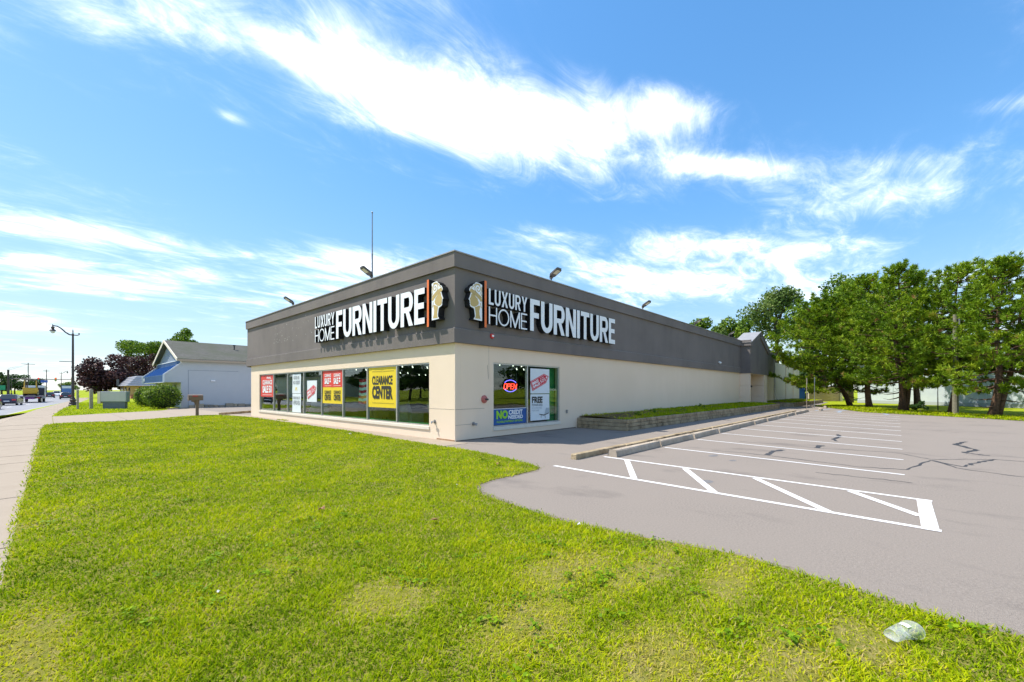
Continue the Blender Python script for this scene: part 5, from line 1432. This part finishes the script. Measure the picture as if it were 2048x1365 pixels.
MB().box(.5, 4.4, -.012, -.001, 3.34, 3.37).build('panel_joint', M('joint_grey', (.22, .26, .31), None, rough=.8), gb)
MB().box(.5, .53, -.012, -.001, .2, 3.34).build('panel_joint', M('joint_grey', (.22, .26, .31), None, rough=.8), gb)
MB().box(.28, .349, 1.0, 2.0, .0, 2.1).build('door', M('grey_door', (.25, .26, .27), None, rough=.6), gb)
MB().box(.28, .349, 4.5, 7.5, .6, 2.0).build('front_window', car_glass, gb)
MB().box(.0, .28, .201, .6, -.1, 2.24).build('porch_pier', gw, gb)
MB().tube([(-.9, 6.0, 2.3), (-.9, 6.0, 0)], .06, 8).build('porch_post', gw, gb)
MB().tube([(-1.18, 11.3, 2.6), (-1.19, 11.3, 2.6)], .19, 14).build('round_emblem', signwhite, gb)
stm = [M('rubble_%d' % i, c, None, rough=.95, bump=.6, bscale=15) for i, c in enumerate(((.34, .29, .22), (.25, .23, .19), (.42, .36, .26)))]
x = .55
while x < 8:
    w = random.uniform(.3, .8); h = random.uniform(.16, .34)
    MB().box(x, x + w - .03, -.16 - random.uniform(0, .1), -.002, -.05, h).build('rubble_stone', random.choice(stm), gb, bevel=.04)
    x += w
# tan mansard building
ob = thing('mansard_building', 'tan brick shop with grey metal mansard roof behind the sign', 'building', (1.5, 90, 0))
tb = M('tan_brick', (.48, .28, .12), (.54, .33, .16), 3, .9, .3, 30); lb = M('red_brick', (.36, .13, .07), (.42, .17, .09), 6, .9, .3, 30)
MB().box(0, 13, 0, 17, .75, 2.35).build('wall', tb, ob)
MB().box(-.03, 13, -.03, 17.03, -.1, .75).build('brick_base', lb, ob)
zt, zb_ = 4.1, 2.32
v = [(-.7, -.7, zb_), (13.7, -.7, zb_), (13.7, 17.7, zb_), (-.7, 17.7, zb_), (.9, .9, zt), (12, .9, zt), (12, 16, zt), (.9, 16, zt)]
rf = MB().add(v, [(0, 3, 2, 1), (4, 5, 6, 7), (0, 1, 5, 4), (1, 2, 6, 5), (2, 3, 7, 6), (3, 0, 4, 7)]).build('mansard_roof', M('metal_roof', (.30, .30, .33), (.34, .34, .37), 3, .4, metal=.2), ob)
for k in range(1, 5):
    f = k / 5; q = .7 - 1.6 * f; z = zb_ + (zt - zb_) * f
    MB().tube([(-q - .02, -q, z), (-q - .02, 17 + q, z)], .04, 5).build('roof_seam', M('seam_dark', (.16, .16, .19), None, rough=.5), rf)
    MB().tube([(-q, -q - .02, z), (13 + q * 0, -q - .02, z)], .04, 5).build('roof_seam', M('seam_dark', (.16, .16, .19), None, rough=.5), rf)
MB().box(-1.05, -.72, 10.2, 10.6, 2.4, 3.6).build('roof_sign', M('dark_sign', (.12, .12, .13), None, rough=.6), ob)
for a, b in ((1.2, 3.2), (6, 9), (11, 15)):
    w = MB().box(-.05, -.001, a, b, .9, 2.1).build('window', M('wood_frame', (.3, .2, .1), None, rough=.7), ob)
    MB().box(-.06, -.051, a + .1, b - .1, 1.0, 2.0).build('pane', car_glass, w)
MB().box(1.0, 2.4, -.05, -.031, .0, 2.05).build('door', M('dark_door', (.1, .06, .035), None, rough=.6), ob)
# the other side of the road, as the display windows mirror it
G4 = 'trees mirrored in the display windows'
for i, (x, y, h, r, lab) in enumerate(((-36, 55, 8, 6, 'tree across the road mirrored in the rightmost street pane'), (-40, 76, 8, 6, 'tree across the road mirrored behind the yellow poster'), (-40, 120, 10, 7, 'tree across the road mirrored above the striped flag'), (-42, 150, 11, 8, 'tree across the road mirrored in the left street panes'), (-44, 64, 9, 6, 'second tree across the road mirrored beside the rightmost pane'), (46, -36, 9, 7, 'tree beyond the lot mirrored in the left side pane'), (60, -42, 9, 7, 'tree beyond the lot mirrored behind the side window posters'))):
    leafy_tree('roadside_tree', lab, (x, y, -.44), h, r, 1.0, leaf_d, 2600, .6, 120 + i, 12, G4)
wb, _ = gable_box('white_building', 'white flat building across the road seen only mirrored in the windows', (-42, 112), (-42, 84), 10, 4.5, M('white_block', (.6, .6, .58), None, rough=.9), coping_m)
for k in range(6):
    MB().box(3 + 5 * k, 6 + 5 * k, -.08, -.003, .6, 2.6).build('window', car_glass, wb)
# ------------------------------------------------------------------ grass
def inside(px, py, poly):
    c = np.zeros(len(px), bool); n = len(poly)
    for i in range(n):
        x1, y1 = poly[i]; x2, y2 = poly[(i + 1) % n]
        if y1 == y2: continue
        k = ((y1 > py) != (y2 > py)) & (px < (x2 - x1) * (py - y1) / (y2 - y1) + x1)
        c ^= k
    return c
grass_m = leaf_mat('grass_blades', [(.0, (.11, .18, .002)), (.3, (.27, .385, .002)), (.58, (.46, .52, .003)), (.80, (.58, .57, .01)), (.9, (.50, .42, .09)), (1.0, (.58, .46, .20))], .42, nscale=.55, namp=.10, attr='rnd', spec=.08)
def blades(name, label, poly, dens, z, lmin, lmax, seed, dmax=7000, zfun=None, wmul=1.0, maxd=60, patches=None, fringe=.05):
    rg = np.random.default_rng(seed)
    P_ = np.array(poly); lo = P_.min(0) - fringe; hi = P_.max(0) + fringe
    area = (hi - lo).prod(); out = []
    # sample in rings so that far lawn costs little
    edges = [0, 3, 5, 8, 12, 18, 28, maxd]
    for a, b in zip(edges[:-1], edges[1:]):
        dm = dens(max(a, 2.0)); n = int(area * dm)
        x = rg.uniform(lo[0], hi[0], n); y = rg.uniform(lo[1], hi[1], n)
        d = np.hypot(x - CAM.x, y - CAM.y)
        k = (d >= a) & (d < b); x, y, d = x[k], y[k], d[k]
        k = rg.random(len(x)) < np.array([1.0]) * dens(np.maximum(d, 2.0)) / dm; x, y = x[k], y[k]
        k = inside(x + rg.normal(size=len(x)) * fringe, y + rg.normal(size=len(x)) * fringe, poly); out.append(np.stack([x[k], y[k]], 1))
    p = np.concatenate(out); x, y = p[:, 0], p[:, 1]; n = len(x)
    d = np.hypot(x - CAM.x, y - CAM.y)
    nz = noise2(x, y, 1.1); fine = noise2(x + 40, y + 11, 4.5)
    dry = np.clip(noise2(x + 9, y - 4, .8) * .8 + noise2(x, y, 2.6) * .45 - .35, 0, 1)
    if patches:
        for cx, cy, rx, ry in patches:
            dry = np.maximum(dry, np.clip(1.5 - np.hypot((x - cx) / rx, (y - cy) / ry) * (1 + .3 * fine), 0, 1))
    keep = rg.random(n) > np.clip(dry * .95 - .38, 0, .60)
    x, y, d, nz, fine, dry = x[keep], y[keep], d[keep], nz[keep], fine[keep], dry[keep]; n = len(x)
    L = rg.uniform(lmin, lmax, n) * (1 + .25 * nz + .35 * np.clip(fine, -.6, 1)) * (1 - .4 * dry)
    W = (.0024 + .00055 * d) * rg.uniform(.7, 1.3, n) * wmul
    az = rg.uniform(0, 2 * np.pi, n) + nz * 1.2; tilt = rg.uniform(.45, 1.30, n)
    o = np.stack([np.cos(az), np.sin(az), np.zeros(n)], 1); s = np.stack([-np.sin(az), np.cos(az), np.zeros(n)], 1)
    tw = rg.uniform(-.9, .9, n)[:, None]; s = s * np.cos(tw) + o * np.sin(tw)
    b = np.stack([x, y, np.full(n, z) if zfun is None else zfun(x, y)], 1)
    up = np.array([0, 0, 1.0])
    L = L[:, None]; W = W[:, None]; st, ct = np.sin(tilt)[:, None], np.cos(tilt)[:, None]
    m_ = b + (o * st * .35 + up * ct * .75) * L * .62
    t_ = b + (o * st * .95 + up * (ct * .85)) * L
    V = np.stack([b - s * W, b + s * W, m_ + s * W * .8, m_ - s * W * .8, t_], 1).reshape(-1, 3)
    i = np.arange(n)[:, None] * 5
    F = np.concatenate([i + np.array([[0, 1, 2]]), i + np.array([[0, 2, 3]]), i + np.array([[3, 2, 4]])], 0)
    r = .10 + .52 * rg.random(n) + .17 * nz + .16 * fine + .34 * dry
    r = np.where(rg.random(n) < .045 + .22 * dry, rg.uniform(.86, 1.0, n), np.clip(r, 0, .86))
    ob_ = mesh_np(name, V, F, grass_m, None, np.repeat(r, 5))
    tag(ob_, label, kind='stuff')
    return n
DRY = [(-5.4, -7.9, .55, .28), (-4.9, -8.4, .7, .2), (-4.6, -9.0, .6, .18), (-6.2, -8.2, .4, .3), (-6.0, -9.0, .4, .25), (-5.6, -9.6, .5, .2), (-6.7, -7.2, .35, .3), (-5.0, -9.9, .3, .2), (-8.5, -6.2, .18, .9)]
n1 = blades('grass', 'short sunlit green lawn grass with dry straw patches', LAWN1, lambda d: 7200 * (3.0 / np.maximum(d, 3.0)) ** 1.25, .010, .036, .072, 5, patches=DRY)
n2 = blades('verge_grass', 'mown grass on the strip between road and sidewalk', [(-11.8, -13), (-10.3, -13), (-10.25, 18.5), (-11.8, 18.5)], lambda d: 1500 * (4.0 / np.maximum(d, 4.0)) ** 1.2, .0, .04, .07, 6, zfun=lambda x, y: -.345 + (x + 11.82) / 1.58 * .31)
n3 = blades('far_grass', 'mown grass on the lawn beyond the driveway', LAWN2, lambda d: 160 * (20 / np.maximum(d, 20.)) ** 1.0, .012, .05, .09, 8, wmul=1.2, maxd=75)
n4 = blades('bed_weeds', 'green weeds and grass growing in the long raised bed', [(7.0, -2.15), (33, -2.55), (33, -.1), (7.0, -.1)], lambda d: 420 + 0 * d, ztop1, .06, .20, 9, zfun=lambda x, y: ztop1 + .02 + .08 * np.clip(1 + y / 2.3, 0, 1), wmul=1.1, patches=[(8.0, -1.1, 1.6, 1.0), (11.0, -.6, 2.0, .5)])
n5 = blades('bed_grass', 'grass in the far raised bed beyond the entrance', [(38.7, -2.8), (55.9, -3.1), (55.9, -.2), (38.7, -.1)], lambda d: 220 + 0 * d, ztop2, .06, .14, 10, zfun=lambda x, y: ztop2 + .02 + .08 * np.clip(1 + y / 3, 0, 1), maxd=90)
PINEB = [(43, -3.9), (41.7, -4.2), (35.3, -6.6), (30.6, -8.3), (29, -10.2), (27.7, -12.2), (26.4, -13.6), (25, -14.8), (22, -18.5), (26, -19), (28.4, -16.8), (31.6, -14.2), (34.0, -12.6), (36, -11), (40, -9.2), (44, -7.6), (47, -5.6)]
n6 = blades('pine_bed_weeds', 'uneven weeds under the pines along the lot edge', PINEB, lambda d: 130 + 0 * d, .008, .06, .16, 12, wmul=1.2, maxd=70)
JN = [(-8.85 - .5, -4.55), (-8.70, -4.62), (-8.70, -4.42), (-8.85 - .5, -4.47)]
n7 = blades('joint_weeds', 'grass tufts creeping from the lawn over the sidewalk joints', [(-9.3, -4.93), (-8.70, -5.02), (-8.70, -4.72), (-9.3, -4.82)], lambda d: 2500 + 0 * d, .0, .04, .08, 14)
n8 = blades('joint_weeds', 'grass tuft at the sidewalk joint nearest the camera', [(-9.0, -6.45), (-8.70, -6.5), (-8.70, -6.2), (-9.0, -6.35)], lambda d: 2500 + 0 * d, .0, .04, .08, 15)
n9 = blades('wall_weeds', 'few small weeds at the foot of the street wall', [(-.22, 13.2), (-.05, 13.2), (-.05, 14.4), (-.22, 14.4)], lambda d: 500 + 0 * d, .008, .04, .11, 16)
# clover and broad weeds sown through the lawn
rg = np.random.default_rng(91)
cl = []
while len(cl) < 300:
    x, y = rg.uniform(-8.6, -.6), rg.uniform(-12.5, 14)
    if inside(np.array([x]), np.array([y]), LAWN1)[0] and noise2(x + 3, y, .9) > .05 and rg.random() < 4.0 / max(np.hypot(x - CAM.x, y - CAM.y), 3): cl.append((x, y))
cl = np.array(cl); k = 16
c = np.repeat(cl, k, 0) + rg.normal(size=(len(cl) * k, 2)) * np.repeat(rg.uniform(.02, .07, len(cl)), k)[:, None]
m = len(c); cz = rg.uniform(.03, .058, m); az = rg.uniform(0, 6.28, m); sz = rg.uniform(.010, .022, m)[:, None]
nr = unit(np.stack([rg.normal(size=m) * .35, rg.normal(size=m) * .35, np.ones(m)], 1)); tt = unit(np.cross(nr, np.stack([np.cos(az), np.sin(az), np.zeros(m)], 1))); bb_ = np.cross(nr, tt)
C3 = np.stack([c[:, 0], c[:, 1], cz], 1)
Vc = np.stack([C3 - tt * sz, C3 + bb_ * sz * .75, C3 + tt * sz, C3 - bb_ * sz * .75], 1).reshape(-1, 3)
tag(mesh_np('clover', Vc, np.arange(m * 4).reshape(-1, 4), leaf_mat('clover_leaves', [(0, (.09, .18, .004)), (.6, (.17, .29, .005)), (1, (.27, .38, .01))], .3, attr='rnd', spec=.1), None, np.repeat(rg.random(m), 4)), 'small clover and broad weeds scattered through the lawn', kind='stuff')
print('blades', n1, n2, n3, n4, n5, n6)
# weeds with broad leaves in the bed
for i, (x, y, h, lab) in enumerate(((8.9, -1.7, .26, 'small leafy weed at the near end of the raised bed'), (11.5, -1.2, .30, 'second leafy weed along the raised bed'), (19.5, -.9, .38, 'tall leafy weed halfway along the raised bed'))):
    leafy_tree('leafy_weed', lab, (x, y, ztop1 + .03), h, h * .7, .02, leaf_g, 90, .09, 200 + i, 5, None, cat='weed', trunk_r=.008)
# litter
cup_scale = 1.25
cup = thing('plastic_cup', 'clear crushed plastic cup lying in the grass at lower right', 'cup', (-4.83, -10.06, .03), R(-28))
cup.scale = (cup_scale,) * 3
clear = glass_mat('clear_plastic', (.80, .84, .83), 3.0)
def lie(prof, sq=.75):
    mb = MB(); n = 36; o = 0
    for r, x in prof:
        for k in range(n):
            a = 2 * math.pi * k / n; mb.v.append((x, r * math.cos(a), .035 + r * sq * math.sin(a) + (.004 * math.sin(2 * a + x * 30))))
    for i in range(len(prof) - 1):
        for k in range(n):
            a = i * n + k; b = i * n + (k + 1) % n; mb.f.append((a, b, b + n, a + n)); mb.m.append(0)
    return mb
fro = M('cup_plastic', (.85, .87, .86), None, rough=.18)
tmix = fro.node_tree; bs = tmix.nodes['Principled BSDF']; bs.inputs['Alpha'].default_value = .24
lie([(.003, -.060), (.030, -.061), (.034, -.066), (.0355, -.060), (.038, -.03), (.0385, -.026), (.0375, -.022), (.046, .05), (.0465, .054), (.0458, .058), (.050, .095), (.0505, .10)]).build('body', fro, cup, smooth=True)
lie([(.051, .098), (.054, .101), (.053, .106), (.049, .106)]).build('rim', fro, cup, smooth=True)
mb = MB()
vs = []; fs = []
for i in range(5):
    a = R(70 + 12 * i)
    for x in (.02, .052): vs.append((x, (.0478) * math.cos(a), .035 + .0478 * .76 * math.sin(a) + .002))
for i in range(4): fs.append((2 * i, 2 * i + 1, 2 * i + 3, 2 * i + 2))
mb.add(vs, fs).build('sticker', PM['wht'], cup)
brownleaf = M('dry_leaf', (.20, .10, .04), (.30, .16, .06), 40, .8); scrap = M('paper_scrap', (.72, .72, .70), None, rough=.8)
def flake(name, label, loc, s, mat, cat, seed):
    rd = random.Random(seed)
    t = thing(name, label, cat, loc, rd.uniform(0, 6), None)
    n = 9; vs = [(0, 0, .012)]; 
    for k in range(n):
        a = 2 * math.pi * k / n; r = s * rd.uniform(.55, 1.1); vs.append((r * math.cos(a), r * .7 * math.sin(a), .012 + rd.uniform(-.3, .5) * s))
    MB().add(vs, [(0, 1 + k, 1 + (k + 1) % n) for k in range(n)]).build('blade' if cat == 'leaf' else 'scrap', mat, t)
    if cat == 'leaf': MB().tube([(0, 0, .012), (s * 1.4, .1 * s, .03)], .002, 4).build('stalk', mat, t)
    else: MB().box(-s * .5, s * .3, -s * .1, s * .12, .012, .012 + s * .4).build('fold', mat, t)
flake('dry_leaf', 'brown dry leaf on the lawn left of centre', (-6.05, -4.55, .05), .06, brownleaf, 'leaf', 1)
flake('dry_leaf', 'brown dry leaf on the lawn in front of the rounded lawn tip', (-5.35, -6.0, .05), .05, brownleaf, 'leaf', 2)
flake('dry_leaf', 'dark dry leaf near the pointed tip of the lawn', (-2.1, -3.9, .05), .07, brownleaf, 'leaf', 3)
flake('paper_scrap', 'white paper scrap at the lawn edge beside the asphalt', (-3.95, -4.75, .045), .018, scrap, 'litter', 4)
flake('paper_scrap', 'white paper scrap in the grass by the asphalt curve', (-4.33, -7.35, .05), .026, scrap, 'litter', 5)
flake('paper_scrap', 'white litter on the lawn in front of the street window', (-1.3, 4.1, .05), .06, scrap, 'litter', 6)
flake('paper_scrap', 'small pale scrap in the lawn at left', (-7.55, -6.2, .045), .018, scrap, 'litter', 7)
